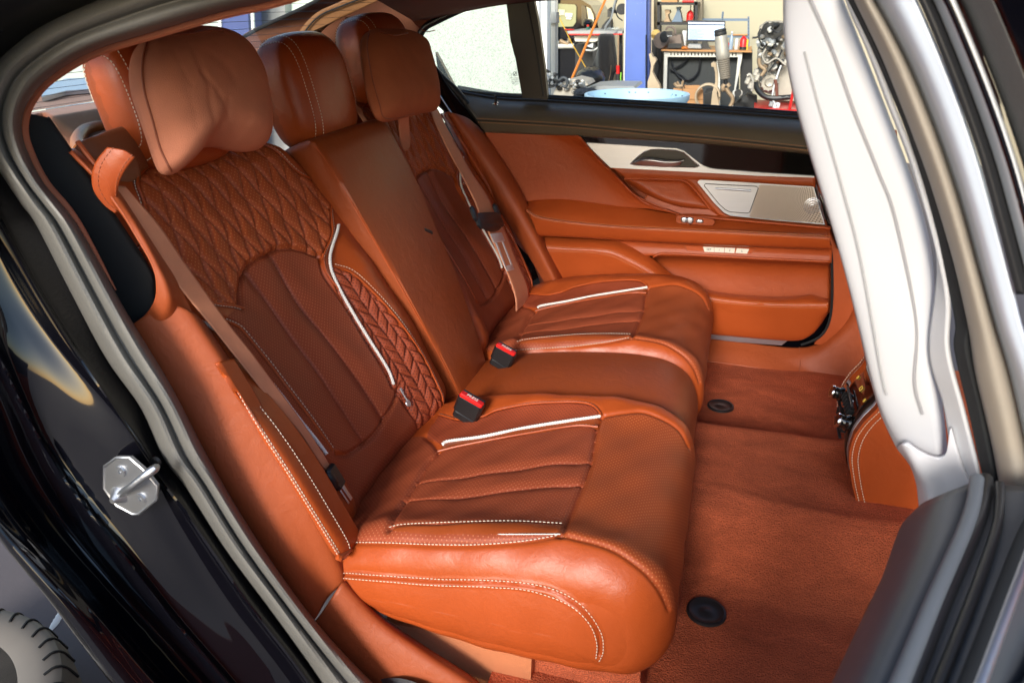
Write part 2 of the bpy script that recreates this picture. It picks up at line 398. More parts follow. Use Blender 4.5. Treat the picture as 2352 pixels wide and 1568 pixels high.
sideq = SV([(764, 612), (806, 628), (871, 688), (936, 767), (982, 841), (1015, 915), (1010, 945), (978, 985), (959, 1000), (945, 948), (917, 906), (902, 883), (852, 790), (815, 730), (774, 656)])
seamA = np.array([[-.060, .452], [-.052, .38], [-.047, .28], [-.042, .17], [-.036, .077]]); seamB = flip(seamA)*[[.62, 1]]
seamB = np.array([[.022, .457], [.018, .38], [.026, .27], [.040, .17], [.046, .078]])
stL = flip(SV([(519, 732), (554, 749), (581, 780), (622, 831), (684, 913), (766, 1029)]))
nv, ns = 380, 300
vv = np.linspace(-.07, .69, nv); aa = np.linspace(0, 1, ns)
sR = np.interp(vv, vk, sRk); sL = np.interp(vv, vk, sLk)
S = sL[:, None]*(1-aa)+sR[:, None]*aa; V_ = np.repeat(vv[:, None], ns, 1)
H = hB(S, V_); Q = np.stack([S.ravel(), V_.ravel()], 1); h = H.ravel().copy(); a_ = np.abs(Q[:, 0])
def groove(P, w, d): return -d*np.exp(-(dist_poly(Q, rs(P, 50))/w)**2)
Qs = np.stack([a_, Q[:, 1]], 1)              # folded to the inboard half
def grooveS(P, w, d): return -d*np.exp(-(dist_poly(Qs, rs(P, 50))/w)**2)
inC, inQ, inL, inS = inpoly(Q, centre), inpoly(Q, quilt), inpoly(Q, lumbar), inpoly(Q, sideq)
# flutes and seams
for P in (seamA, seamB):
    dd = dist_poly(Q, rs(P, 50)); h += np.where(inC, -.0040*np.exp(-(dd/.0032)**2)-.0055*np.exp(-(dd/.016)**2), 0)
h += grooveS(np.vstack([arcT]), .005, .007)+groove(edgeC, .004, .005)+groove(stLs, .004, .005)+grooveS(botA, .0045, .006)+grooveS(seamQ, .004, .004)+groove(sideq, .004, .003)+groove(rope, .004, .003)
# long leaf-shaped quilting
u1 = Q[:, 0]/.040; w1 = Q[:, 1]/.110
wob = .035*np.sin(Q[:, 1]/.135*2*math.pi*2)
A1 = u1+w1+wob; A2 = u1-w1+wob
d1 = np.abs(A1-np.round(A1))*.040*.94; d2 = np.abs(A2-np.round(A2))*.040*.94
dq = np.minimum(d1, d2)
h += np.where(inQ, .0066*(1-np.exp(-(dq/.0042)**1.2))-.003, 0)
# herringbone quilting on the wings
cw = .023; ax = (a_-.15+.14*np.clip(Q[:, 1], 0, .5)*.4)/cw; ci = np.floor(ax); fx = ax-ci; sg = np.where(ci.astype(int) % 2 == 0, 1, -1)
ry = (Q[:, 1]+sg*fx*cw*1.0)/.031+ (ci % 2)*.5; dy = np.abs(ry-np.round(ry))*.031*.75; dx = np.minimum(fx, 1-fx)*cw
dh = np.minimum(dy, dx); h += np.where(inS, .0062*(1-np.exp(-(dh/.0038)**1.2))-.0028, 0)
# slight natural creasing
h += .0012*np.sin(Q[:, 1]*31+4*Q[:, 0])*np.sin(Q[:, 0]*23+1.3)+.0008*np.sin(Q[:, 0]*71+Q[:, 1]*47)
Vb = bpos(Q[:, 0], Q[:, 1], h); Fb = gridf(nv, ns)
fc = np.array(Fb); qc = Q[fc].mean(1); qcs = np.stack([np.abs(qc[:, 0]), qc[:, 1]], 1)
Ib = np.zeros(len(Fb), int); Ib[inpoly(qc, lumbar)] = 1; Ib[inpoly(qc, quilt)] = 2; Ib[inpoly(qc, np.vstack([stLs, [[-.12, .09], [-.16, .05], [-.235, .1], [-.225, .40]]]))] = 1; Ib[inpoly(qc, centre)] = 1; Ib[inpoly(qc, sideq)] = 3
def both(name, V, F, mats, I=None, uv=None, parents=None, **k):
    a = link(name, V, F, mats, parents[0] if parents else CAR, I=I, uv=uv, **k)
    b = link(name, np.asarray(V)+[0, .73, 0], F, mats, parents[1] if parents else CAR, I=I, uv=uv, **k)
    return a, b
def bothmb(name, mb, mats, parents=None, **k):
    a, b = both(name, np.vstack(mb.V), mb.F, mats, I=mb.I, parents=parents, **k)
    for o in (a, b):
        bm = bmesh.new(); bm.from_mesh(o.data); bmesh.ops.recalc_face_normals(bm, faces=bm.faces); bm.to_mesh(o.data); bm.free()
    return a, b
# sides of the backrest (closed skirt)
rim = np.vstack([Vb.reshape(nv, ns, 3)[:, 0], Vb.reshape(nv, ns, 3)[-1, 1:-1], Vb.reshape(nv, ns, 3)[::-1, -1]])
back = rim-BN*.05; o_ = len(Vb); Vb2 = np.vstack([Vb, rim, back]); nr = len(rim)
Fb2 = Fb+[(o_+i, o_+i+1, o_+nr+i+1, o_+nr+i) for i in range(nr-1)]+[tuple(o_+nr+i for i in range(nr))]
Ib2 = list(Ib)+[0]*nr
uvb = np.vstack([Q, np.zeros((2*nr, 2))])
BK = both('seat_backrest', Vb2, Fb2, [M_tan, M_perf, M_quilt, M_side], I=Ib2, uv=uvb)
BK[0]['label'] = 'near backrest with leaf quilting above fluted brown centre'; BK[1]['label'] = 'far backrest with leaf quilting beside the door'
ropeL = SV([(415, 705), (429, 725), (490, 756), (560, 812), (625, 885), (683, 961), (711, 995), (748, 1043)])
for P in (rope, ropeL): mb = MB(); mb.rope(on_back(rs(P, 30), .0025), .0031, .010); mesh('white_rope_trim', mb, M_white, BK[0])
for P in (rope,):
    mb = MB(); mb.rope(on_back(rs(P, 30), .0025)+[0, .73, 0], .0030, .010); mesh('white_rope_trim', mb, M_white, BK[1])
for P in (seamQ, flip(seamQ), edgeC+[.008, 0], stLs-[.008, 0]): mb = MB(); mb.tube(on_back(rs(P, 80), .0012), .0022, 6); bothmb('seam_piping', mb, M_pipe, BK)
sq = rs(sideq[:8]+[.002, 0], 60)
for P in (sq,): mb = MB(); mb.tube(on_back(P, .0012), .0020, 6); bothmb('seam_piping', mb, M_pipe, BK)
for P in (seamQ+[.006, 0], flip(seamQ+[.006, 0]), stLs, sq+[.006, .002]): mb = MB(); mb.stitch(on_back(rs(P, 160), .0008), .0062, .00075); bothmb('seam_stitching', mb, M_thread, BK)
# zip pull with disc at the lower end of the cord
for P in ((922, 905), ):
    q = sv(*P); c = on_back(np.array([q]), .004)[0]; e = on_back(np.array([sv(933, 927)]), .006)[0]
    mb = MB(); mb.tube([c+BE*.012, c, e+BE*.006], .0016, 6); mb.tube([c+BE*.012+[0, .004, 0], c+[0, .004, 0]], .001, 5)
    mb.lathe(e-BN*.0012, [(.0005, -.001), (.0075, -.001), (.0082, .0), (.0075, .0015), (.0005, .0018)], 20, BN)
    bothmb('zip_pull', mb, M_steel, BK)

# ---------------------------------------------------------------- seat cushion: closed side profile swept across, rounded into the ends
loopC = [(.0, .252), (.06, .280), (.13, .303), (.22, .322), (.33, .336), (.43, .343), (.51, .335), (.560, .305), (.585, .255), (.588, .20), (.570, .155), (.53, .131), (.42, .120), (.28, .122), (.14, .150), (.03, .20)]
loopM = [(x*.985, z-.012) for x, z in loopC]
def cushion(loop, y0, y1, r0, r1, nl=460, nq=300, crown=None):
    C = rs(np.array([(x, 0, z) for x, z in loop]), nl, closed=True)
    sp = np.stack([np.clip(C[:, 0], .10, .42), np.zeros(nl), .215+0*C[:, 0]], 1)
    dC = C-sp; LD = np.linalg.norm(dC, axis=1); U = dC/LD[:, None]
    rows = []
    # cap0, round0, flat, round1, cap1
    path = []
    for t in np.linspace(1, 0, 8)[:-1]: path.append((y0, r0+t*2.0, 0))
    for a in np.linspace(0, math.pi/2, 14)[:-1]: path.append((y0+np.sign(y1-y0)*r0*(1-math.cos(a)), r0*(1-math.sin(a)), 0))
    for y in np.linspace(y0+np.sign(y1-y0)*r0, y1-np.sign(y1-y0)*r1, nq-60): path.append((y, 0.0, 1))
    for a in np.linspace(0, math.pi/2, 64)[1:]: path.append((y1-np.sign(y1-y0)*r1*(1-math.sin(a)), r1*(1-math.cos(a)), 2))
    for t in np.linspace(0, 1, 56)[1:]: path.append((y1+np.sign(y1-y0)*.010*(1-(1-t)**2), r1+t*1.92, 2))
    G = []
    for y, ins, k in path:
        r_ = r0 if k == 0 else r1; rr = np.minimum(r_, .48*LD)
        if ins <= r_+1e-9: L = LD-rr*(ins/r_)
        else: L = (LD-rr)*max(0.0, 1-(ins-r_)/2.0)
        if ins == 9: L = LD*0
        P = sp+U*np.maximum(L, .0004)[:, None]; P[:, 1] = y
        G.append(P)
    G = np.array(G)
    if crown is not None: G[..., 2] += crown(G[..., 1])*np.clip((G[..., 2]-.22)/.08, 0, 1)
    Ls = np.r_[0, np.cumsum(np.linalg.norm(np.diff(C, axis=0), axis=1))]
    uv = np.stack([np.repeat(Ls[None], len(G), 0), G[..., 1]], -1)
    return G, uv.reshape(-1, 2)
def crownN(y):
    s = y-YC; return -.006+.016*np.exp(-((np.abs(s)-.215)/.05)**2)+.006*np.clip(np.abs(s)/.2, 0, 1)**2
G, uvc = cushion(loopC, -.150, -.655, .03, .065, crown=crownN)
bv = bvh_of(G.reshape(-1, 3), gridf(*G.shape[:2], False, True))
CC = dict(
 front=[(1381, 955), (1372, 981), (1358, 1064), (1335, 1120), (1298, 1208), (1286, 1227)],
 rope1=[(1017, 1022), (1033, 1014), (1108, 1004), (1223, 981), (1379, 957)],
 st1=[(1008, 1034), (1066, 1020), (1177, 999), (1316, 976), (1374, 978)],
 st0=[(1010, 950), (1060, 962), (1108, 955), (1145, 939), (1223, 925), (1316, 921), (1358, 927), (1377, 943), (1381, 953)],
 rear=[(978, 1001), (1005, 1031), (982, 1059), (959, 1097), (927, 1148), (899, 1194), (892, 1215)],
 p1=[(955, 1108), (1038, 1094), (1131, 1078), (1270, 1059), (1358, 1057)],
 p2=[(927, 1145), (992, 1143), (1084, 1131), (1224, 1113), (1335, 1108)],
 st2=[(894, 1210), (927, 1203), (1038, 1198), (1177, 1195), (1298, 1201)],
 rope2=[(894, 1215), (915, 1221), (1000, 1226), (1121, 1227), (1200, 1227), (1287, 1227)],
 st3=[(812, 1245), (894, 1246), (997, 1250), (1099, 1250), (1202, 1242), (1287, 1228)],
 dsA=[(781, 1313), (894, 1321), (997, 1327), (1099, 1329), (1202, 1336), (1270, 1350), (1321, 1375), (1359, 1413), (1383, 1457), (1385, 1495), (1376, 1515)],
 dsB=[(788, 1326), (894, 1334), (997, 1342), (1099, 1345), (1202, 1351), (1270, 1370), (1321, 1396), (1356, 1433), (1371, 1474), (1369, 1512)],
 fr_out=[(1287, 1227), (1321, 1235), (1373, 1249), (1424, 1269), (1468, 1300), (1493, 1324), (1520, 1360), (1537, 1396)],
 fr_in=[(1381, 955), (1432, 948), (1479, 946), (1525, 962), (1562, 990), (1583, 1027)])
W3N = {k: casts(bv, v, 70) for k, v in CC.items()}
dsM = [((a[0]+b[0])/2, (a[1]+b[1])/2) for a, b in zip(CC['dsA'], CC['dsB'])]; W3N['dsM'] = casts(bv, dsM, 70)
padpoly = CC['front']+CC['st2'][::-1]+CC['rear'][::-1]+CC['st1']
frontpoly = CC['front']+CC['fr_out'][1:]+[(1545, 1398), (1700, 1400), (1700, 1030)]+CC['fr_in'][::-1]
def build_cushion(y0, y1, r0, r1, dy, label):
    near = dy == 0; D3 = np.array([0, dy, 0.])
    G, uvc = cushion(loopC, y0, y1, r0, r1, crown=lambda y: crownN(y-dy))
    Vc = G.reshape(-1, 3)-D3; Fc = gridf(*G.shape[:2], False, True); Fc.append(tuple((G.shape[0]-1)*G.shape[1]+i for i in range(G.shape[1]))); W3 = W3N
    nrm = normals(G).reshape(-1, 3); cen = np.array([.3, -.4, .22])
    if ((Vc-cen)*nrm).sum() < 0: nrm = -nrm
    lastr = len(Vc)-20*G.shape[1]; nrm[lastr:] = [0, np.sign(y1-y0), 0]
    disp = np.zeros(len(Vc))
    def gr(k, w, d):
        dd = dist_poly(Vc, W3[k]); disp[:] -= d*np.exp(-(dd/w)**2); return dd
    gr('front', .005, .007); gr('st1', .004, .003); gr('st0', .004, .0035); gr('rear', .006, .006); gr('st2', .004, .003); gr('st3', .005, .004)
    for k in ('p1', 'p2'):
        dd = gr(k, .0030, .0035); disp -= .0045*np.exp(-(dd/.013)**2)*np.clip((Vc[:, 0]-.16)/.05, 0, 1)*np.clip((.42-Vc[:, 0])/.03, 0, 1)
    gr('fr_out', .0045, .004); gr('fr_in', .0045, .004)
    if near:
        gr('dsM', .0022, .0035); dA = np.minimum(dist_poly(Vc, W3['dsA']), dist_poly(Vc, W3['dsB'])); disp += .0012*np.exp(-(dA/.003)**2)
    pq = PX(Vc); disp -= (inpoly(pq, padpoly) & (Vc[:, 2] > .26))*.002
    disp += .0010*np.sin(Vc[:, 0]*40+Vc[:, 1]*17)*np.sin(Vc[:, 1]*29+.4)+.0007*np.sin(Vc[:, 0]*83-Vc[:, 1]*61)
    Vc2 = Vc+nrm*disp[:, None]
    fcc = np.array([f[:4] for f in Fc]); fm = Vc[fcc].mean(1); fn = nrm[fcc].mean(1); pf = PX(fm); vis = ((CAM-fm)*fn).sum(1) > -.05
    Ic = np.zeros(len(Fc), int)
    Ic[inpoly(pf, padpoly) & vis] = 1
    Ic[inpoly(pf, CC['rear'][::-1]+[(940, 1005), (780, 1180), (800, 1235), (892, 1222)]) & vis] = 1
    Ic[inpoly(pf, CC['st0']+CC['rope1'][::-1]+[(978, 1001)]) & vis] = 3
    Ic[inpoly(pf, CC['st2']+CC['rope2'][::-1]) & vis] = 4; Ic[inpoly(pf, CC['rope1']+CC['st1'][::-1]) & vis] = 4
    Ic[inpoly(pf, CC['rope2']+CC['st3'][::-1]+[(812, 1235)]) & vis] = 1
    Ic[inpoly(pf, frontpoly) & (vis | (fm[:, 0] > .5))] = 2
    Ic[(fm[:, 2] < .27) & (fm[:, 0] > .5) & (fm[:, 1] > -.60) & (fm[:, 1] < -.17)] = 2
    cu = link('seat_cushion', Vc2+D3, Fc, [M_tan, M_perf, M_roll, M_side, M_brown], CAR, I=Ic, uv=uvc, label=label)
    def lift(k, l):
        P = W3[k]; n = nrm[np.array([np.argmin(((Vc-p)**2).sum(1)) for p in P])]; return P+n*l+D3
    mb = MB(); mb.rope(lift('rope1', .002), .0031, .010); mesh('white_rope_trim', mb, M_white, cu)
    r2 = lift('rope2', .001); 
    if near: mb = MB(); mb.rope(r2[44:], .0009, .005); mesh('white_rope_trim', mb, M_white, cu)
    for k in ('st0', 'st1', 'st2', 'st3')+(('dsA', 'dsB') if near else ()):
        mb = MB(); mb.stitch(rs(lift(k, (.0024 if k[:2] == 'ds' else .0008) if k != 'st2' else 0), 300), .0062, .00075); mesh('seam_stitching', mb, M_thread, cu)
    for k in ('st1', 'st0'):
        mb = MB(); mb.tube(rs(lift(k, .001), 80)+[0, -.004, 0], .0021, 6); mesh('seam_piping', mb, M_pipe, cu)
    return cu
CU = [build_cushion(-.150, -.655, .03, .065, 0, 'near seat cushion with pleated centre and bright stitched side'),
      build_cushion(.655, .090, .05, .04, .725, 'far seat cushion by the closed door')]
# ---------------------------------------------------------------- middle seat cushion
Gm, uvm = cushion(loopM, .104, -.154, .03, .03, nl=200, nq=120, crown=lambda y: .014*np.cos(np.clip((y+.025)/.13, -1, 1)*math.pi/2))
o = link('middle_cushion', Gm.reshape(-1, 3), gridf(*Gm.shape[:2], False, True), M_brown, CAR, uv=uvm)
# ---------------------------------------------------------------- folded centre armrest (middle backrest)
def arm_sec(v, yl, yr, hh):
    """front section of the armrest at height v"""
    e = .012
    return [bpos(np.array(s-YC), np.array(v), np.array(k)) for s, k in ((yl-.004, -.06), (yl, hh-.030), (yl+.006, hh-.006), (yl+.016, hh), ((yl+yr)/2, hh+.004), (yr-.016, hh), (yr-.004, hh-.006), (yr, hh-.030), (yr, -.06))]
secs = []
for v, yl, yr, hh in ((-.05, -.100, .068, .030), (-.02, -.105, .078, .038), (.05, -.112, .092, .046), (.2, -.126, .122, .056), (.4, -.142, .150, .062), (.54, -.150, .160, .062), (.585, -.150, .160, .056), (.605, -.148, .158, .045), (.613, -.145, .155, .01), (.613, -.143, .153, -.06)):
    secs.append([bpos(np.array(s-YC), np.array(v), np.array(k)) for s, k in ((yl+.004, -.06), (yl-.001, hh-.045), (yl, hh-.030), (yl+.004, hh-.008), (yl+.016, hh), ((yl+yr)/2, hh+.006), (yr-.016, hh), (yr-.004, hh-.008), (yr, hh-.030), (yr-.002, -.06))])
Gs = loft([np.array(s) for s in secs], n=70, m=120)
AR = sheet('centre_armrest', Gs, M_brown, CAR, toward=CAM)
mb = MB()
for d in (.0065,):
    P = np.array([s[3] for s in secs[:8]])+BN*.002; mb.tube(rs(P, 60), .0016, 6)
mesh('seam_piping', mb, M_pipe, AR)
mb = MB(); P = np.array([s[7] for s in secs[:8]])+BN*.003; mb.stitch(rs(P, 200), .0062, .0007)
mesh('seam_stitching', mb, M_thread, AR)
# ================================================================== SHELL, TRIMS, BELTS
def YL(P, y):
    """traced outline placed on the plane(s) y (number or one per point)"""
    ys = np.full(len(P), y) if np.isscalar(y) else np.interp(np.linspace(0, 1, len(P)), np.linspace(0, 1, len(y)), y)
    return np.array([Yp(px, py, yy) for (px, py), yy in zip(P, ys)])
def BL(P, off): return np.array([Bp(px, py, off) for px, py in P])
def slab(name, G, mat_, parent=CAR, thick=.006, **k): return sheet(name, G, mat_, parent, thick=thick, **k)
def fill(P, n=60, rings=6, bulge=0.0, nrm=None, edge=.0, jit=None, p=2.2):
    """closed outline -> cap grid shrinking to its centre, optionally domed along nrm"""
    Q = rs(P, n, closed=True, sub=8); c = Q.mean(0); G = []
    nn = np.array(nrm if nrm is not None else (0, -1, 0), float)
    for r in np.linspace(1, 0.002, rings):
        G.append(c+(Q-c)*r+nn*bulge*max(0, 1-r**p)**.5)
    G.append(np.repeat((c+nn*bulge)[None], n, 0)+(Q-c)*.001)
    return np.array(G)
def capmesh(P, n=60, rings=6, bulge=0, nrm=None, p=2.2, depth=0.0, poly=False):
    mb = MB(); 
    if poly: Q = np.asarray(P, float); 
    else: Q = rs(P, n, closed=True, sub=8)
    nn = np.array(nrm if nrm is not None else (0, -1, 0), float); c = Q.mean(0); G = [Q-nn*depth] if depth else []
    for r in np.linspace(1, 0.003, rings): G.append(c+(Q-c)*r+nn*bulge*max(0, 1-r**p)**.5)
    G = np.array(G); mb.add(G, gridf(len(G), len(Q), False, True)); return mb
# ---- near body opening
O = [(640, -75), (470, -62), (297, -25), (120, 48), (30, 108), (-25, 170), (-45, 260), (-30, 340), (0, 393), (51, 470), (85, 517), (164, 671), (246, 824), (325, 937), (376, 1051), (427, 1119), (513, 1256), (615, 1392), (701, 1512), (770, 1610), (850, 1700)]
I_ = [(760, -40), (632, 0), (500, 30), (330, 80), (239, 108), (171, 140), (100, 190), (62, 240), (50, 290), (60, 340), (100, 420), (178, 517), (290, 715), (390, 880), (476, 1045), (560, 1190), (660, 1340), (750, 1455), (850, 1560), (960, 1660)]
n = 220; Oc = rs(np.array(O, float), n); Ic_ = rs(np.array(I_, float), n)
def mixc(t, y): return np.array([Yp(a, b, y) for a, b in (Oc*(1-t)+Ic_*t)])
sealG = [mixc(t, y) for t, y in ((-.02, -.716), (.0, -.738), (.08, -.757), (.24, -.767), (.40, -.763), (.49, -.754), (.52, -.752), (.55, -.754), (.66, -.761), (.80, -.758), (.92, -.746), (.98, -.730), (1.0, -.710), (.97, -.695))]
G = loft(sealG, n=320, m=60, fn=lambda r, k: rs(r, k, sub=3))
tag_seal = slab('door_opening_seal', G, M_rub, thick=.004, toward=CAM)
tag_seal['label'] = 'grey double-lipped rubber seal round the door opening'
mb = MB(); mb.tube(mixc(1.035, -.705)[:112], [.006]*90+list(np.linspace(.006, .001, 22)), 8, flat=1); mesh('suede_edge_trim', mb, M_suede, CAR)
# painted jamb: folded steel flanges running parallel to the seal
J = [(mixc(.06, -.72), ),
 ([(640, -80), (280, -45), (90, 25), (0, 90), (-60, 160), (-85, 260), (-70, 340), (-40, 410), (20, 520), (103, 671), (191, 807), (290, 944), (359, 1061), (410, 1122), (461, 1198), (513, 1273), (581, 1375), (701, 1529), (800, 1680)], -.752),
 ([(640, -86), (275, -55), (80, 15), (-12, 80), (-72, 155), (-97, 260), (-82, 345), (-55, 420), (2, 520), (90, 680), (178, 820), (278, 960), (346, 1075), (398, 1140), (450, 1215), (502, 1290), (570, 1390), (690, 1545), (790, 1700)], -.768),
 ([(640, -95), (265, -65), (60, 0), (-30, 60), (-90, 140), (-115, 250), (-105, 350), (-80, 440), (-25, 530), (48, 664), (137, 800), (219, 893), (308, 1000), (350, 1075), (385, 1150), (435, 1235), (490, 1320), (560, 1420), (670, 1560), (770, 1720)], -.758),
 ([(640, -105), (250, -80), (40, -20), (-50, 40), (-110, 130), (-140, 250), (-130, 370), (-100, 480), (-40, 600), (10, 700), (110, 850), (200, 980), (270, 1080), (330, 1170), (400, 1280), (470, 1390), (560, 1500), (650, 1620), (740, 1740)], -.775),
 ([(640, -115), (240, -95), (20, -40), (-75, 30), (-140, 130), (-170, 260), (-160, 400), (-120, 540), (-60, 660), (0, 770), (79, 944), (132, 1045), (205, 1146), (308, 1273), (410, 1409), (547, 1568), (620, 1660), (720, 1780)], -.798),
 ([(640, -120), (235, -100), (15, -48), (-82, 25), (-150, 130), (-180, 260), (-172, 400), (-135, 540), (-78, 670), (-20, 790), (62, 960), (115, 1060), (188, 1162), (290, 1290), (392, 1424), (528, 1580), (600, 1670), (700, 1790)], -.815),
 ([(640, -125), (225, -110), (0, -60), (-100, 20), (-170, 130), (-205, 270), (-195, 420), (-160, 560), (-105, 700), (-40, 830), (12, 930), (55, 1040), (144, 1187), (239, 1307), (342, 1427), (478, 1575), (560, 1680), (660, 1800)], -.806),
 ([(640, -135), (210, -125), (-20, -75), (-130, 10), (-200, 130), (-240, 280), (-230, 440), (-190, 600), (-130, 760), (-60, 920), (0, 1070), (50, 1150), (110, 1236), (239, 1384), (403, 1570), (520, 1690), (620, 1810)], -.842),
 ([(640, -140), (200, -135), (-40, -85), (-150, 0), (-225, 130), (-265, 290), (-250, 460), (-210, 640), (-150, 800), (-80, 960), (0, 1120), (92, 1245), (220, 1392), (372, 1570), (500, 1700), (600, 1830)], -.868),
 ([(640, -145), (190, -145), (-60, -100), (-180, -10), (-255, 130), (-295, 300), (-280, 480), (-240, 660), (-180, 830), (-100, 1000), (0, 1165), (85, 1258), (205, 1395), (342, 1570), (470, 1710), (570, 1840)], -.885),
 ([(640, -155), (170, -160), (-80, -115), (-210, -30), (-290, 120), (-330, 300), (-320, 500), (-280, 700), (-210, 880), (-110, 1070), (0, 1245), (103, 1362), (256, 1568), (380, 1720), (480, 1860)], -.905),
 ([(640, -150), (180, -150), (-70, -100), (-200, -20), (-280, 120), (-320, 300), (-310, 500), (-270, 700), (-200, 880), (-100, 1065), (8, 1240), (110, 1355), (263, 1560), (387, 1712), (487, 1850)], -.80)]
rails = [J[0][0]]+[YL(p, y) for p, y in J[1:]]
def smooth1(G, k=25, it=3):
    w = np.hanning(k+2)[1:-1]; w /= w.sum()
    for _ in range(it):
        P = np.concatenate([np.repeat(G[:, :1], k//2, 1)*2-G[:, 1:k//2+1][:, ::-1], G, 2*G[:, -1:]-G[:, -k//2:-1][:, ::-1]], 1)
        G = np.stack([np.stack([np.convolve(P[i, :, c], w, 'valid')[:G.shape[1]] for c in range(3)], -1) for i in range(len(G))])
    return G
G = loft(rails, n=420, m=190, fn=lambda r, k: smooth1(rs(r, k, sub=8)[None])[0])
BODY = slab('body_frame', G, M_paint, thick=.003, toward=CAM); BODY['label'] = 'glossy black painted door frame with folded flanges'
# striker plate and loop on the jamb
ypl = -.797
out = YL([(239, 1071), (267, 1051), (297, 1051), (328, 1078), (359, 1116), (359, 1146), (318, 1180), (304, 1180), (267, 1160), (239, 1122)], ypl)
ST = mesh('door_striker', MB().prism(out, (0, .006, 0)).tube(np.vstack([out, out[:1]])+[0, .001, 0], .0022, 6), M_steel, CAR, label='silver striker plate with a bent latch loop')
for q in ((279, 1081), (325, 1143)):
    c = Yp(*q, ypl); mb = MB().lathe(c, [(.0005, .0005), (.003, .0005), (.0035, .003), (.0075, .003), (.0085, .001), (.0085, -.004)], 20, (0, -1, 0))
    for k in range(6): a = k*math.pi/3; mb.box(c+[math.cos(a)*.0032, -.0025, math.sin(a)*.0032], (.0012, .002, .0012))
    mesh('screw', mb, M_steel, ST)
lp = [Yp(276, 1136, ypl-.001), Yp(285, 1128, ypl-.014), Yp(300, 1118, ypl-.022), Yp(325, 1098, ypl-.020), Yp(352, 1078, ypl-.012), Yp(362, 1070, ypl+.0)]
mb = MB(); mb.tube(rs(np.array(lp), 30), [.0052]*22+[.0056, .006, .0062, .0062, .006, .0055, .0045, .003], 10)
mb.lathe(Yp(274, 1137, ypl), [(.014, .0), (.011, .004), (.007, .009), (.004, .014)], 18, (0, -1, 0)); mesh('latch_loop', mb, M_steel, ST)
mesh('jamb_plug', MB().lathe(Yp(360, 1058, -.765), [(.0, .004), (.006, .004), (.0075, 0)], 14, (0, -1, 0)), M_black, CAR)

# ---- dark void and quarter trim inside the opening
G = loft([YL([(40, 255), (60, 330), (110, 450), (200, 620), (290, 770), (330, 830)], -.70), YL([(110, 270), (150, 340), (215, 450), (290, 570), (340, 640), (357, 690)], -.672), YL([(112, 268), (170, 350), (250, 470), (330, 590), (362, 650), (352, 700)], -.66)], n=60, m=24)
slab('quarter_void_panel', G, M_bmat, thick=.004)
mb = MB(); P = YL([(178, 325), (205, 360), (240, 405), (270, 450), (320, 525), (352, 590)], -.668); mb.tube(rs(P, 40), .0035, 8)
P = YL([(108, 262), (130, 280), (150, 310), (178, 345), (205, 385), (235, 440)], -.664); mb2 = MB().tube(rs(P, 40), [.0022]*40, 8)
mesh('bright_trim_strip', MB().tube(rs(YL([(166, 342), (190, 372), (212, 402), (235, 445)], -.663), 40), .0016, 8), M_chrome, CAR)
mesh('quarter_edge_trim', mb, M_trim, CAR)
tone = [YL([(165, 345), (215, 400), (275, 480), (310, 540), (345, 600), (358, 650), (350, 700), (303, 757)], [-.685, -.69, -.70]), YL([(168, 342), (235, 400), (290, 475), (330, 540), (365, 605), (388, 660), (390, 710), (350, 790)], [-.672, -.682, -.690]),
        YL([(172, 340), (262, 420), (318, 500), (362, 570), (405, 640), (435, 700), (455, 745), (480, 790)], [-.66, -.655, -.65])]
slab('rear_side_trim', loft(tone, n=90, m=30), M_trim, thick=.005)['label'] = 'narrow russet moulding behind the belt'
T0 = [(292, 757), (385, 935), (485, 1090), (585, 1240), (708, 1440)]
T0b = [(318, 735), (412, 910), (512, 1070), (615, 1222), (728, 1415)]
T1 = [(380, 700), (480, 890), (580, 1050), (675, 1200), (755, 1370)]
T2 = [(440, 715), (525, 850), (610, 990), (710, 1150), (775, 1290), (790, 1338)]
G = loft([YL(T0, -.712), YL(T0b, -.705), YL(T1, -.683), YL(T2, -.662), YL([(470, 740), (545, 850), (630, 985), (730, 1145), (795, 1290), (805, 1335)], -.63)], n=90, m=40)
slab('pillar_side_trim', G, M_trim, thick=.005)['label'] = 'broad smooth russet moulding running down beside the near seat'
G = loft([YL([(708, 1442), (780, 1515), (850, 1580), (940, 1660)], -.712), YL([(735, 1412), (815, 1490), (900, 1560), (1000, 1640)], -.702), YL([(786, 1338), (868, 1425), (970, 1498), (1075, 1570), (1180, 1660)], -.672), YL([(800, 1336), (885, 1418), (985, 1488), (1095, 1560), (1200, 1650)], -.63)], n=60, m=30)
slab('sill_trim', G, M_trim, thick=.005)['label'] = 'russet moulding of the near door sill'
mesh('sill_plate', capmesh(YL([(855, 1575), (872, 1560), (900, 1556), (935, 1560), (985, 1582), (1050, 1640), (900, 1640)], -.706), bulge=.002), M_alu, CAR)
# seat base panel and carpeted riser under the near cushion
G = loft([YL([(900, 1440), (1020, 1500), (1225, 1560), (1228, 1500)], -.60), ], n=4) if False else None
v = [Yp(880, 1430, -.61), Yp(1222, 1480, -.61), Yp(1214, 1700, -.61), Yp(880, 1700, -.61)]
mesh('seat_base_panel', MB().prism(v, (0, .02, 0)), leather('pale tan moulding', (.46, .17, .08), .33), CAR)
v = [Yp(1214, 1440, -.59), Yp(1480, 1400, -.59), Yp(1470, 1560, -.59), Yp(1500, 1700, -.59), Yp(1214, 1700, -.59)]
mesh('seat_riser_carpet', MB().prism(v, (0, .10, 0)), M_carpet, CAR)

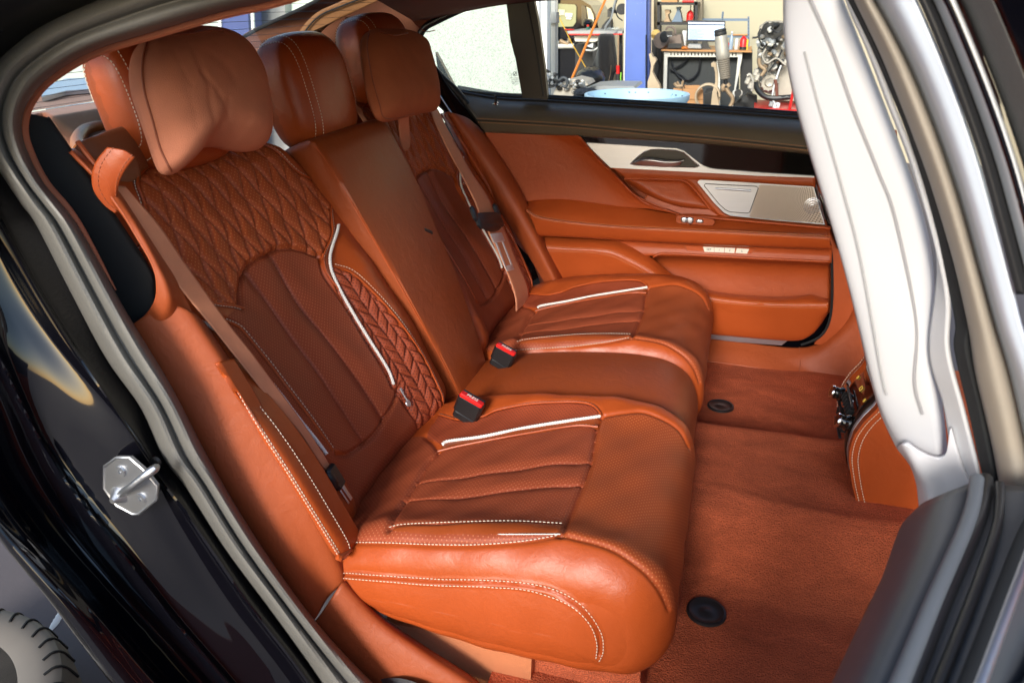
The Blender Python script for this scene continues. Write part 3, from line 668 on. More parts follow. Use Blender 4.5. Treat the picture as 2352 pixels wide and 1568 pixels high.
# ---- long outer bolster of the near seat
L_ = [(500, 832), (545, 905), (600, 1000), (655, 1085), (715, 1185), (762, 1265), (786, 1283)]
R_ = [(512, 828), (580, 905), (640, 975), (700, 1060), (760, 1160), (806, 1245), (800, 1275)]
Lp, Rp = YL(L_, -.676), YL(R_, -.642); mid = (rs(Lp, 40)+rs(Rp, 40))/2
def bulgeR(t, d): a = rs(Lp, 40)*(1-t)+rs(Rp, 40)*t; w = np.sin(np.linspace(0.0, math.pi-.35, 40))**.9; return a+np.outer(w, np.array([.35, -.9, .25]))*d
rl = [rs(Lp, 40)+[0, .03, -.01], rs(Lp, 40), bulgeR(.12, .008), bulgeR(.35, .018), bulgeR(.62, .020), bulgeR(.88, .011), rs(Rp, 40), rs(Rp, 40)+[0, .03, -.01]]
G = loft(rl, n=90, m=60); BOL = slab('outer_seat_bolster', G, M_tan, thick=.004); BOL['label'] = 'long narrow stitched bolster at the outer edge of the near backrest'
for t, d in ((.26, .0165), (.40, .0195), (.93, .010)):
    P = rs(bulgeR(t, d+.0005), 160)[14:] if t < .9 else rs(bulgeR(t, d), 160)[20:]
    mesh('seam_stitching', MB().stitch(P, .0062, .00075), M_thread, BOL)
mesh('seam_piping', MB().tube(rs(bulgeR(.33, .0175), 90)[8:], .0016, 6), M_dthread, BOL)

# ---- parcel shelf, shoulder top, belt guide
shz = .845
P = lambda *a: np.array([Zp(x, y, shz) for x, y in a])
G = loft([P((60, 268), (110, 262), (160, 330), (175, 345), (190, 350)), P((80, 235), (150, 240), (240, 270), (280, 300), (300, 330)), P((90, 222), (200, 215), (330, 235), (420, 250), (600, 250)), P((100, 206), (220, 200), (340, 195), (560, 190), (900, 178))], n=60, m=30)
slab('parcel_shelf', G, M_head, thick=.02)['label'] = 'suede parcel shelf behind the headrests'
sw = Zp(175, 232, shz)
mb = MB(); mb.tube(rs(np.array([Zp(*q, shz+.006) for q in ((185, 345), (178, 325), (195, 300), (240, 290), (300, 282), (345, 276))]), 40), .012, 10)
mesh('shelf_edge_trim', mb, leather('ochre moulding', (.36, .13, .04), .45), CAR)
mb = MB(); G = loft([[Zp(*q, shz-.004) for q in ((200, 352), (215, 330), (270, 308), (345, 292))], [Zp(*q, shz-.02) for q in ((205, 365), (240, 345), (300, 325), (380, 312))]], n=20, m=6)
slab('shelf_gap', G, M_bmat, thick=.003)
mb = MB(); c = np.array([Bp(300, 325, -.03)])[0]
# shoulder cap of the near seatback
capP = [(165, 350), (190, 338), (240, 318), (300, 300), (345, 292), (360, 340), (345, 375), (325, 400), (322, 430), (300, 440), (275, 430), (240, 400), (200, 375)]
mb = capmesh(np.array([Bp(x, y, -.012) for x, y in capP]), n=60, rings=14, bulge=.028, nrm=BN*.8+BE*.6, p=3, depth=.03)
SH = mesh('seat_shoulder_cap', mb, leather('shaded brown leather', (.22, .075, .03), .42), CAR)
# belt guide: a leather strap loop
e1 = [(272, 340), (292, 345), (308, 360)]
gl = []
for t in np.linspace(0, 1, 40):
    l = rs(np.array([(246, 338), (222, 368), (211, 400), (214, 435), (236, 468), (264, 490)], float), 40); r = rs(np.array([(309, 362), (291, 385), (277, 410), (270, 435), (268, 462), (272, 487)], float), 40)
l3 = np.array([Yp(x, y, -.685-.011*math.sin(k/39*math.pi)) for k, (x, y) in enumerate(l)]); r3 = np.array([Yp(x, y, -.675-.009*math.sin(k/39*math.pi)) for k, (x, y) in enumerate(r)])
GD = slab('belt_guide_strap', loft([l3, (l3+r3)/2+BN*.006, r3], n=40, m=14), leather('glossy russet strap', (.32, .06, .016), .34), thick=.004)
for t in (.16, .84): mesh('seam_stitching', MB().stitch(rs(l3*(1-t)+r3*t+BN*(.006*math.sin(math.pi*t)+.0012), 80), .0062, .0007), M_dthread, GD)
# ---- belts
M_pale2 = mat('bright blade steel', (.72, .72, .70), .45, .5)
def belt(L_, R_, offs, name='seat_belt', label=None, th=.0014):
    a = np.array([Bp(x, y, o) for (x, y), o in zip(L_, offs)]); b = np.array([Bp(x, y, o) for (x, y), o in zip(R_, offs)])
    o = slab(name, loft([a, b], n=120, m=10), M_web, thick=th)
    if label: o['label'] = label
    return o
B1 = belt([(262, 425), (307, 517), (403, 647), (492, 756), (552, 832), (615, 910), (684, 985), (728, 1050), (752, 1090)], [(288, 428), (366, 517), (427, 606), (520, 736), (575, 805), (632, 883), (690, 962), (738, 1035), (760, 1072)],
          [.075, .075, .065, .055, .052, .052, .05, .045, .04], label='russet belt webbing crossing the near backrest')
c = Bp(770, 1095, .045); ax = (Bp(790, 1125, .04)-Bp(755, 1070, .045)); ax /= np.linalg.norm(ax)
sx = np.cross(ax, BN); RM = np.stack([ax, sx, BN], 1)
TG = mesh('belt_tongue', MB().box(c, (.044, .026, .012), RM, .004).blob(c-ax*.001+sx*.010, (.040, .018, .016), rot=RM), M_black, CAR, label='black tongue of the near belt')
mesh('metal_blade', MB().box(c+ax*.036+sx*-.004, (.032, .007, .002), RM, .0006).box(c+ax*.036+sx*.006, (.032, .003, .002), RM, .0006), M_steel, TG)
B2 = belt([(985, 250), (992, 263), (1006, 296), (1030, 346), (1061, 403), (1087, 456), (1105, 500)], [(1005, 250), (1012, 263), (1028, 296), (1050, 335), (1083, 395), (1120, 449), (1140, 491)], [.03, .04, .05, .056, .06, .062, .060], label='russet belt webbing above the tongue on the far backrest')
B3 = belt([(1110, 505), (1128, 548), (1165, 627), (1183, 680), (1186, 715)], [(1148, 500), (1167, 545), (1189, 600), (1213, 655), (1216, 690)], [.058, .058, .05, .042, .03], label='lower length of the far belt with its stop button')
c = Bp(1174, 606, .034); mesh('stop_button', MB().lathe(c, [(.0001, .002), (.004, .002), (.0055, 0)], 14, BN), M_black, B3)
c0, c1 = Bp(1099, 508, .074), Bp(1148, 504, .074); kt = np.linalg.norm(c1-c0)/.054; ax = (c1-c0)/np.linalg.norm(c1-c0); dn = np.cross(ax, BN); dn = dn if dn[2] < 0 else -dn; ax = ax*kt; dn = dn*kt; RM = np.stack([ax, dn, BN], 1); c = (c0+c1)/2; print('kt', kt)
mb = MB(); mb.box(c, (.064, .017, .013), RM, .004); mb.box(c-ax*.030-dn*.008, (.010, .016, .012), RM, .003); mb.box(c+ax*.028-dn*.010, (.010, .016, .012), RM, .003); mb.blob(c+dn*.006, (.052, .014, .012), rot=RM)
TG2 = mesh('belt_tongue', mb, M_black, CAR, label='black tongue of the far belt')
m_ = c+dn*.020+BN*.004; mb = MB(); mb.box(m_, (.030, .010, .0022), RM, .0008)
for s in (-1, 1): mb.box(m_+dn*.019+ax*s*.0085, (.0045, .030, .0022), RM, .0008)
mb.box(m_+dn*.034, (.021, .006, .0022), RM, .0008); mesh('metal_blade', mb, M_pale2, TG2)
B4 = belt([(805, 232), (813, 246), (858, 318), (902, 410), (916, 441), (960, 545), (1010, 640), (1060, 730), (1085, 790)], [(832, 250), (841, 273), (888, 325), (916, 403), (935, 441), (970, 540), (1022, 640), (1088, 730), (1100, 785)], [.03]*3+[.035]*6, label='narrow middle belt webbing beside the centre armrest')
c = Bp(978, 531, .06); d = Bp(1020, 550, .055)-c; d /= np.linalg.norm(d); mb = MB().tube([c-d*.012, c+d*.02], [.006, .007], 10)
TG3 = mesh('belt_tongue', mb, M_black, CAR, label='black tongue of the middle belt beside the armrest'); mesh('metal_blade', MB().tube([c+d*.02, c+d*.055], .0024, 6), M_chrome, TG3)
# buckles
LATE = []
def buckle(q, z, sc_, lab):
    c = Zp(*q, z); ay = np.array([.10, 1, 0]); ay /= np.linalg.norm(ay); up = np.array([.38, 0, .92]); up -= ay*(up@ay); up /= np.linalg.norm(up); fw = np.cross(ay, up); RM = np.stack([ay, fw, up], 1)
    b = mesh('belt_buckle', MB().box(c, (.024*sc_, .056*sc_, .044*sc_), RM, .005).box(c-up*.028*sc_, (.020*sc_, .050*sc_, .02*sc_), RM, .004), M_black, CAR, label=lab)
    mesh('release_button', MB().box(c+up*.021*sc_-ay*.004, (.015*sc_, .052*sc_, .010*sc_), RM, .0025), M_red, b)
    b2 = bpy.data.objects[b.name]; LATE.append((c+up*.0264*sc_-ay*.004, fw, ay, b2))
    mesh('buckle_slot', MB().box(c+up*.021*sc_+ay*.007*sc_, (.005*sc_, .050*sc_, .008*sc_), RM, .001), M_black, b)
buckle((1078, 933), .335, 1.0, 'belt buckle nearest the camera with red button')
buckle((1157, 816), .335, .95, 'belt buckle in front of the far seat with red button')

# ---- headrests
def superq(c, dims, RM, p=3.2, n=44, m=28, taper=0.0):
    mb = MB(); V = []
    for i in range(m+1):
        la = -math.pi/2+math.pi*i/m
        for j in range(n):
            lo = 2*math.pi*j/n; v = np.array([math.cos(la)*math.cos(lo), math.sin(la), math.cos(la)*math.sin(lo)])
            v /= (np.abs(v)**p).sum()**(1/p); v = v*np.array(dims)/2; v[0] *= 1-taper*(v[2]/dims[2])
            V.append(c+RM@v)
    mb.add(V, gridf(m+1, n, False, True)); return mb, np.array(V).reshape(m+1, n, 3)
TH2 = R(12); HE = np.array([-math.sin(TH2), 0, math.cos(TH2)]); HN = np.array([math.cos(TH2), 0, math.sin(TH2)]); HR = np.stack([HN, [0, 1, 0], HE], 1)
def headrest(c, w, h, d, label, stl=M_thread, rows=(-.38, -.30, .44)):
    mb, G = superq(c, (d, w, h), HR, 3.3)
    o = mesh('headrest', mb, M_tan, CAR, label=label)
    o.data.materials.append(M_brown)  # same leather; the browner back half puts its grey sheen into the colour
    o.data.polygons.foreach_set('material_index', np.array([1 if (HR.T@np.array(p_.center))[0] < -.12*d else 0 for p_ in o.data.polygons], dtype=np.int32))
    # two rows of stitching round the near and far side, following the surface
    for yy in [w*k for k in rows]:
        P = []
        for a in np.linspace(-.55*math.pi, .95*math.pi, 120):
            v = np.array([math.cos(a), 0, math.sin(a)]); r = max(0, 1-abs(yy/(w/2))**3.3)
            v /= ((abs(v[0]))**3.3+(abs(v[2]))**3.3)**(1/3.3); v = v*r**(1/3.3)*np.array([d, 0, h])/2; v[1] = yy
            P.append(c+HR@v+HR@(v*[1, 0, 1])/np.linalg.norm(v*[1, 0, 1]+1e-9)*.001)
        mesh('seam_stitching', MB().stitch(rs(np.array(P), 260), .0062, .0008), stl, o)
    P = rs(np.array(P)*0+np.array(P), 60)
    for s in (-1, 1):
        b = c-HE*(h*.46)+np.array([0, s*w*.25, 0]); mesh('headrest_post', MB().tube([b, b-HE*.07], .0062, 12), M_chrome, o)
    return o
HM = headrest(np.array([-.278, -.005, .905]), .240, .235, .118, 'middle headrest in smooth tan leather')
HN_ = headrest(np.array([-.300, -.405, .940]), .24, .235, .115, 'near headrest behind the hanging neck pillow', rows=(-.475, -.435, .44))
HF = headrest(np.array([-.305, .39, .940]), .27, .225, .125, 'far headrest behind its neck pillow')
# ---- neck pillows (hang on the headrests: things of their own)
def pillow(name, label, out, off, bulge, folds, seam, M):
    root = None
    P = np.array([Bp(x, y, off) for x, y in rs(np.array(out, float), 150, closed=True)]); c = Bp(np.mean([a for a, b in out]), np.mean([b for a, b in out]), off)
    rr = np.r_[np.linspace(1, .93, 8)[:-1], np.linspace(.93, .0, 62)]; G = []
    folds = [(f, w*1.1, d*.22) for f, w, d in folds]
    for s, sgn in ((1, 1), (0, -1)):
        for r in (rr if s else rr[::-1]):
            G.append(c+(P-c)*r+BN*(bulge*(1 if s else -.55))*max(0, 1-r**3.2)**.55)
        if s: Gf = np.array(G); G = []
    Gb = np.array(G); n = P.shape[0]
    V = Gf.reshape(-1, 3); q = PX(V); rad = np.repeat(rr, n)
    for f, w, d in folds:
        dd = dist_poly(q, rs(np.array(f, float), 40)); V = V+BN*((-d*np.exp(-(dd/w)**2)+.0*d)*np.clip((1-rad)/.15, 0, 1))[:, None]
    V = V+BN*(.0009*np.sin(q[:, 0]/17+q[:, 1]/41)*np.sin(q[:, 1]/23)*np.clip((1-rad)/.3, 0, 1))[:, None]
    Vb = Gb[:, ].reshape(-1, 3); A = np.vstack([Vb, V]); F = gridf(len(rr)*2, n, False, True)
    o = link(name, A, F, M, None); tag(o, label, 'neck pillow', 'neck pillows hung on the headrests'); bm = bmesh.new(); bm.from_mesh(o.data); bmesh.ops.recalc_face_normals(bm, faces=bm.faces); bm.to_mesh(o.data); bm.free()
    b = bvh_of(V, gridf(len(rr), n, False, True))
    for s in seam: mesh('pillow_seam', MB().tube(casts(b, s, 80, .0008), .0016, 6), M_dthread, o)
    return o
z = lambda L: [(a*.3418, b*.3418) for a, b in L]
PN = pillow('neck_pillow', 'large russet suede neck pillow in front of the near headrest',
 [(372, 72), (420, 66), (480, 68), (525, 82), (560, 112), (590, 165), (605, 230), (612, 290), (609, 325), (596, 342), (570, 347), (540, 344), (505, 336), (470, 338), (452, 352), (432, 375), (412, 393), (394, 401), (374, 396), (360, 370), (345, 325), (325, 265), (305, 205), (300, 150), (312, 110), (340, 84)],
 .085, .062, [(z([(1110, 240), (1180, 350), (1240, 480), (1290, 560)]), 6, .004), (z([(1280, 280), (1340, 420), (1400, 560), (1420, 700), (1450, 850), (1390, 960)]), 7, .007), (z([(1360, 480), (1470, 620), (1520, 720), (1545, 800)]), 6, .006), (z([(1540, 670), (1535, 780), (1480, 850), (1420, 960)]), 6, .006), (z([(1690, 780), (1620, 880), (1540, 960)]), 6, .005), (z([(1130, 215), (1300, 300), (1500, 420), (1600, 560)]), 9, .004), (z([(1330, 1080), (1230, 1050), (1180, 980)]), 8, .003), (z([(1250, 560), (1300, 700), (1330, 860)]), 10, .003)],
 [z([(1000, 240), (960, 420), (970, 600), (1030, 820), (1080, 1000), (1150, 1150)]), z([(1060, 215), (1150, 235), (1280, 230), (1400, 205), (1500, 215)])], M_suede)
z2 = lambda L: [(574.2+a*.3418, b*.3418) for a, b in L]
PF = pillow('neck_pillow', 'smaller squarish suede neck pillow on the far headrest by the window',
 z2([(770, 230), (820, 205), (900, 205), (1020, 208), (1100, 235), (1160, 280), (1190, 370), (1220, 480), (1245, 600), (1253, 700), (1240, 745), (1160, 762), (1050, 790), (960, 812), (900, 818), (860, 800), (825, 740), (790, 620), (765, 480), (752, 350), (752, 270)]),
 .075, .050, [(z2([(880, 240), (960, 300), (1030, 380), (1060, 470), (1060, 560)]), 6, .006), (z2([(840, 220), (920, 300), (990, 420), (1030, 520)]), 6, .005), (z2([(1060, 740), (1050, 680), (1065, 600)]), 5, .004), (z2([(1110, 750), (1110, 690)]), 5, .004), (z2([(980, 260), (1080, 330), (1120, 430)]), 7, .004)],
 [z2([(800, 230), (790, 330), (820, 520), (870, 700), (900, 790), (1000, 790), (1100, 760)]), z2([(860, 215), (960, 240), (1060, 225)])], mat('deeper russet suede', (.44, .135, .062), 1.0, var=.14, vs=30, bump=.35, bs=700, sheen=.0, spec=.2))
def strap(a, b, offs, par, th=.003):
    A = np.array([Bp(x, y, o) for (x, y), o in zip(a, offs)]); B = np.array([Bp(x, y, o) for (x, y), o in zip(b, offs)])
    G = loft([A, B], n=40, m=8); o = sheet('pillow_strap', G, M_suede, par, thick=th); return o
strap(z2([(1000, 780), (1003, 850), (1012, 940), (1030, 1000), (1040, 1006)]), z2([(1068, 775), (1072, 850), (1078, 920), (1078, 970), (1065, 1004)]), [.075, .055, .045, .05, .055], PF)
strap([(790, 52), (793, 42), (815, 40), (838, 48), (862, 66)], [(790, 62), (800, 50), (815, 50), (832, 58), (850, 72)], [-.06, -.02, .0, .04, .075], PF)
strap([(360, 62), (400, 52), (430, 60)], [(350, 82), (400, 72), (440, 72)], [.02, .05, .08], PN)

# ---- floor
nx, ny = 160, 200; xs = np.linspace(.30, 1.35, nx); ys = np.linspace(-.80, .80, ny); X, Y = np.meshgrid(xs, ys, indexing='ij')
def tz(y):
    d = np.abs(y+.035); t = np.clip((.315-d)/.185, 0, 1); return .05+.112*(t*t*(3-2*t))
Z = tz(Y)+.0012*np.sin(X*17+Y*31+2*np.sin(Y*9))*np.sin(Y*23+X*9)+.0022*np.exp(-(((Y+.155)+.02*np.sin(X*9))/.006)**2)
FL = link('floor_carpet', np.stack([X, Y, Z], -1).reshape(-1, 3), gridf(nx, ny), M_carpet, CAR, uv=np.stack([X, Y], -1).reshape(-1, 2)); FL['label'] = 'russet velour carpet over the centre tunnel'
for q in ((1622, 1405), (1655, 933)):
    c = Zp(*q, .052); mesh('mat_fastener', MB().lathe(c, [(.0001, .004), (.006, .004), (.012, .0015), (.024, .0015), (.031, .005), (.035, .004), (.036, 0)], 32), M_black, FL)
for yy in (-.715,):
    mesh('sill_inner_wall', MB().box((.9, -.70, .0), (1.2, .02, .16)), M_trim, CAR)
# ---- rear of the centre console
side = np.array([Yp(x, y, -.115) for x, y in [(2035, 905), (2013, 940), (1985, 968), (1962, 1000), (1951, 1035), (1950, 1062), (1957, 1110), (1966, 1150), (2001, 1174), (2040, 1208), (2100, 1230), (2160, 1200), (2160, 930)]])
cw_ = .215; CON = mesh('centre_console', MB().prism(side, (0, cw_, 0)), M_tan, CAR, ang=30, label='rear face of the centre console with vents and knobs')
sp_ = rs(side[:8], 80)
mesh('seam_stitching', MB().stitch(sp_+[.006, -.0015, -.001], .0062, .0009), M_thread, CON)
mesh('seam_stitching', MB().stitch(rs(side[:8]+[.017, 0, -.003], 80)+[0, -.0015, 0], .0062, .0009), M_thread, CON)
mesh('seam_stitching', MB().stitch(sp_+[-.001, cw_-.006, .001], .0062, .0009), M_thread, CON)
# control panel laid on the curved rear face
C0 = rs(side[:8], 60); tn = np.gradient(C0, axis=0); tn /= np.linalg.norm(tn, axis=1)[:, None]; nn_ = np.stack([tn[:, 2], 0*tn[:, 0], -tn[:, 0]], 1)
if nn_[30][0] > 0: nn_ = -nn_
def cface(i0, i1, y0, y1, lift, m, name, th=.003):
    a = C0[i0:i1]+nn_[i0:i1]*lift; A = a.copy(); A[:, 1] = -.115+y0; B = a.copy(); B[:, 1] = -.115+y1
    return sheet(name, loft([A, B], n=24, m=6), m, CON, thick=th)
cface(2, 46, .018, cw_-.018, .001, M_alu, 'control_frame'); cface(5, 44, .026, cw_-.026, .003, M_piano, 'control_panel')
cface(0, 4, .02, cw_-.02, .006, M_chrome, 'chrome_bar', .005)
M_amber = mat('amber print', (.55, .40, .06), .5, emis=(.9, .6, .1, .12))
for yy, k in ((.055, 12), (.105, 12), (.155, 12)):
    c = C0[k]+nn_[k]*.005; c = np.array([c[0], -.115+yy, c[2]]); rm = np.stack([tn[k], [0, 1, 0], nn_[k]], 1); mb = MB()
    if yy == .105:
        for s in (-1, 1): mb.box(c+rm@np.array([s*.004, 0, 0]), (.0015, .010, .001), rm); mb.box(c+rm@np.array([0, s*.005, 0]), (.009, .0015, .001), rm)
    else:
        for a in range(4): t = a*math.pi/4; mb.box(c, (.008, .0010, .001), rm@rotz(t))
    mesh('lit_symbol', mb, M_amber, CON)
for yy in (.045, .165):
    k = 24; c = C0[k]; c = np.array([c[0], -.115+yy, c[2]])+nn_[k]*.004
    kb = mesh('vent_knob', MB().lathe(c, [(.016, 0), (.017, .006), (.013, .010), (.014, .022), (.012, .025), (.0001, .025)], 22, nn_[k]), M_piano, CON); mesh('knob_ring', MB().lathe(c+nn_[k]*.018, [(.0137, 0), (.0152, .002), (.0152, .005), (.0137, .007)], 22, nn_[k]), M_chrome, CON)
for j in range(6):
    yy = .068+j*.015
    for k in (22, 30):
        c = C0[k]; c = np.array([c[0], -.115+yy, c[2]])+nn_[k]*.006; rm = np.stack([tn[k], [0, 1, 0], nn_[k]], 1)
        mesh('vent_fin', MB().box(c, (.018, .003, .010), rm, .001), M_black, CON)
for k in (18, 26, 34):
    c = C0[k]; c = np.array([c[0], -.115+.105, c[2]])+nn_[k]*.010; rm = np.stack([tn[k], [0, 1, 0], nn_[k]], 1); mesh('vent_bar', MB().box(c, (.003, .09, .006), rm, .001), M_black, CON)
# ================================================================== THE FAR DOOR (closed)
zz = lambda L: [(1091+a*.3662, 275.6+b*.3662) for a, b in L]
z3 = lambda L: [(1148.5+a*.3418, b*.3418) for a, b in L]
up_pan = [YL([(1113, 304), (1333, 310), (1600, 328), (1870, 350)], .700), YL(zz([(80, 120), (640, 130), (900, 400), (1300, 420)])+[(1870, 430)], .699)]
G = loft([YL([(1108, 300), (1333, 306), (1600, 322), (1872, 344)], .705), YL([(1140, 370), (1400, 380), (1650, 395), (1880, 420)], .740), YL([(1185, 450), (1400, 462), (1650, 478), (1900, 500)], .740), YL([(1200, 486), (1400, 500), (1650, 520), (1905, 538)], .702)], n=60, m=30)
DOOR = slab('rear_door', G, M_tan2, thick=.02); DOOR['label'] = 'closed far rear door with tan leather card'
def dpart(name, rails, m, th=.006, n=70, mm=None, **k): return sheet(name, loft(rails, n=n, m=mm or max(12, 10*len(rails))), m, DOOR, thick=th, **k)
# upper quarter panel that sweeps down to the armrest
up = dpart('upper_card', [YL(zz([(52, 68), (110, 180), (190, 330), (262, 440), (306, 512)]), .690), YL(zz([(180, 80), (260, 180), (380, 320), (480, 430), (560, 500)]), .694), YL(zz([(420, 92), (520, 160), (680, 320), (820, 450), (900, 545)]), .698),
     YL(zz([(560, 98), (690, 190), (800, 310), (930, 450), (1080, 558)]), .690), YL(zz([(652, 102), (780, 250), (880, 350), (1040, 500), (1270, 590)]), .676), YL(zz([(668, 108), (795, 255), (890, 345), (1060, 495), (1285, 585)]), .690)], M_tan2, mm=60)
# armrest: top, rounded edge, front face
A0 = zz([(296, 522), (400, 490), (560, 488), (760, 515), (1000, 548), (1260, 590), (1600, 625), (2000, 650), (2226, 668)])
A1 = zz([(318, 548), (420, 560), (600, 578), (800, 605), (1050, 630), (1300, 652), (1600, 678), (2000, 700), (2226, 708)])
A2 = zz([(325, 560), (400, 600), (600, 632), (900, 660), (1200, 675), (1500, 690), (1800, 705), (2000, 715), (2226, 728)])
A3 = zz([(332, 580), (400, 618), (600, 650), (900, 678), (1200, 695), (1500, 710), (1800, 725), (2000, 735), (2226, 748)])
A4 = zz([(392, 700), (405, 716), (600, 728), (900, 746), (1200, 760), (1500, 776), (1800, 786), (2000, 794), (2230, 803)])
A5 = zz([(400, 715), (420, 728), (620, 738), (900, 756), (1200, 772), (1500, 788), (1800, 798), (2000, 806), (2230, 813)])
arm = dpart('armrest', [YL(A0, .702), YL(A1, .655), YL(A2, .634), YL(A3, .626), YL(A4, .640), YL(A5, .672)], M_tan, mm=70, n=100)
for A, y in ((A2, .6325), (A3, .6245)):
    mesh('seam_stitching', MB().stitch(rs(YL(A, y), 200), .0062, .0008), M_tthread, DOOR)
mesh('seam_piping', MB().tube(rs((YL(A2, .629)+YL(A3, .6245))/2, 80), .0016, 6), M_dthread, DOOR)
# lower card, recess and map pocket
dpart('lower_card', [YL(zz([(405, 705), (900, 735), (1500, 765), (2240, 790)]), .700), YL(zz([(470, 860), (1000, 900), (1600, 960), (2240, 990)]), .765), YL(zz([(540, 1010), (1000, 1100), (1600, 1180), (2240, 1210)]), .76)], M_tan, n=50)
dpart('memory_rail', [YL(zz([(800, 728), (1100, 748), (1500, 772), (1900, 790), (2240, 806)]), .694), YL(zz([(900, 780), (1150, 800), (1500, 815), (1900, 835), (2238, 850)]), .6985), YL(zz([(1000, 850), (1180, 848), (1500, 857), (1900, 875), (2236, 893)]), .694), YL(zz([(1010, 856), (1190, 852), (1500, 861), (1900, 879), (2236, 897)]), .715)], M_tan2, n=80)
dpart('pocket_back', [YL(zz([(1120, 862), (1160, 845), (1230, 842), (1700, 868), (2225, 893)]), .688), YL(zz([(1110, 900), (1220, 892), (1400, 905), (1700, 925), (2225, 945)]), .752), YL(zz([(1200, 990), (1400, 1070), (1600, 1120), (1900, 1145), (2225, 1158)]), .752)], M_tan2, n=60)
E0 = zz([(412, 722), (600, 735), (820, 742), (900, 758), (1000, 802), (1110, 866), (1250, 975), (1400, 1048), (1600, 1090), (1900, 1110), (2050, 1100), (2110, 1094), (2170, 1112), (2218, 1120)])
E1 = zz([(438, 790), (600, 800), (760, 808), (860, 822), (960, 865), (1080, 930), (1220, 1020), (1360, 1078), (1540, 1122), (1800, 1146), (1980, 1152), (2090, 1152), (2160, 1152), (2218, 1150)])
E1b = zz([(444, 822), (600, 826), (740, 832), (850, 852), (940, 890), (1060, 955), (1210, 1045), (1350, 1100), (1530, 1142), (1800, 1166), (1980, 1174), (2090, 1176), (2160, 1176), (2216, 1172)])
E2 = zz([(470, 900), (600, 905), (740, 910), (850, 930), (940, 965), (1060, 1020), (1210, 1100), (1350, 1150), (1530, 1200), (1800, 1230), (1980, 1238), (2090, 1235), (2160, 1225), (2214, 1200)])
E3 = zz([(545, 1010), (640, 1030), (740, 1060), (850, 1100), (940, 1150), (1060, 1210), (1210, 1270), (1350, 1310), (1530, 1335), (1800, 1360), (2000, 1372), (2090, 1345), (2150, 1290), (2205, 1210)])
E4 = zz([(550, 1030), (640, 1050), (740, 1080), (850, 1120), (940, 1170), (1060, 1230), (1210, 1290), (1350, 1328), (1530, 1345), (1800, 1370), (2010, 1380), (2100, 1352), (2160, 1296), (2214, 1212)])
dpart('map_pocket', [YL(E0, .700), YL([((a+c)/2, (b+d)/2) for (a, b), (c, d) in zip(E0, E1)], .672), YL(E1, .656), YL(E1b, .653), YL(E2, .660), YL(E3, .676), YL(E4, .705)], M_tan, mm=80, n=140)
for A, y in ((E1, .6545), (E1b, .6515)): mesh('seam_stitching', MB().stitch(rs(YL(A, y), 300), .0062, .0008), M_tthread, DOOR)
# belt-line trim in dark leather with double stitching
K0 = [(1052, 212), (1148, 228), (1250, 233), (1500, 248), (1700, 262), (1880, 276)]
K1 = [(1072, 240), (1148, 243), (1300, 250), (1500, 264), (1700, 278), (1882, 292)]
K1b = [(1085, 258), (1148, 260), (1300, 267), (1500, 281), (1700, 296), (1884, 312)]
K2 = [(1094, 272), (1148, 275), (1319, 285), (1490, 301), (1661, 316), (1885, 340)]
K2b = [(1098, 281), (1148, 283.5), (1319, 293.5), (1490, 310), (1661, 325), (1886, 349)]
K3 = [(1110, 302), (1148, 303.5), (1333, 311.5), (1593, 328), (1700, 337), (1888, 356)]
bt = dpart('belt_line_trim', [YL(K0, .775), YL(K1, .725), YL(K1b, .695), YL(K2, .678), YL(K2b, .677), YL(K3, .684), YL([(a, b+3) for a, b in K3], .70)], M_taupe, mm=80, n=100)
for A, y in ((K2, .6765), (K2b, .6755)): mesh('seam_stitching', MB().stitch(rs(YL(A, y), 200), .0062, .00075), M_tthread, DOOR)
mesh('seam_piping', MB().tube(rs((YL(K2, .677)+YL(K2b, .676))/2, 80), .0016, 6), M_bmat, DOOR)
for dy_, y, r in ((-12, .79, .005), (-7, .785, .006), (0, .775, .006)): mesh('window_seal', MB().tube(rs(YL([(a, b+dy_) for a, b in K0], y), 60), r, 8), M_black, DOOR)
# aluminium strip, black lacquer inlay
lac = YL(zz([(655, 100), (1300, 140), (1700, 168), (2125, 198), (2130, 352), (1800, 330), (1500, 308), (1440, 290), (1330, 205), (1250, 178), (690, 142)]), .690)
mesh('lacquer_inlay', MB().prism(lac, (0, .008, 0)), M_piano, DOOR, smooth=False)
al = YL(zz([(690, 144), (980, 162), (1265, 181), (1310, 196), (1345, 222), (1395, 262), (1430, 288), (1475, 305), (1520, 312), (1800, 332), (2128, 354), (2128, 362), (1800, 352), (1500, 334), (1200, 318), (850, 300)]), .684)
mesh('aluminium_strip', MB().prism(al, (0, .008, 0)), M_alu, DOOR, smooth=False)
mesh('aluminium_edge', MB().tube(YL(zz([(652, 100), (1300, 138), (1700, 165), (2125, 195)]), .689), .0018, 6), M_alu, DOOR)
rec = YL(zz([(975, 275), (1010, 240), (1060, 202), (1100, 187), (1150, 184), (1260, 190), (1310, 205), (1350, 240), (1410, 292), (1380, 297), (1180, 293), (1000, 283)]), .6825)
HRc = mesh('handle_recess', MB().prism(rec, (0, .004, 0)), M_black, DOOR, smooth=False)
mesh('recess_rim', MB().tube(np.vstack([rec, rec[:1]]), .0016, 6), M_alu, DOOR)
hd = [YL(zz([(985, 270), (1020, 250), (1060, 236), (1110, 238), (1200, 252), (1270, 252), (1312, 248)]), [.680, .668, .664, .664, .668]), YL(zz([(985, 272), (1020, 262), (1060, 255), (1110, 255), (1200, 265), (1270, 264), (1306, 256)]), [.679, .660, .656, .658, .666]), YL(zz([(985, 274), (1030, 282), (1080, 286), (1180, 292), (1240, 290), (1280, 284), (1300, 262)]), [.680, .668, .662, .664, .670])]
dpart('door_handle', hd, M_alu, th=.006, mm=24, n=40)
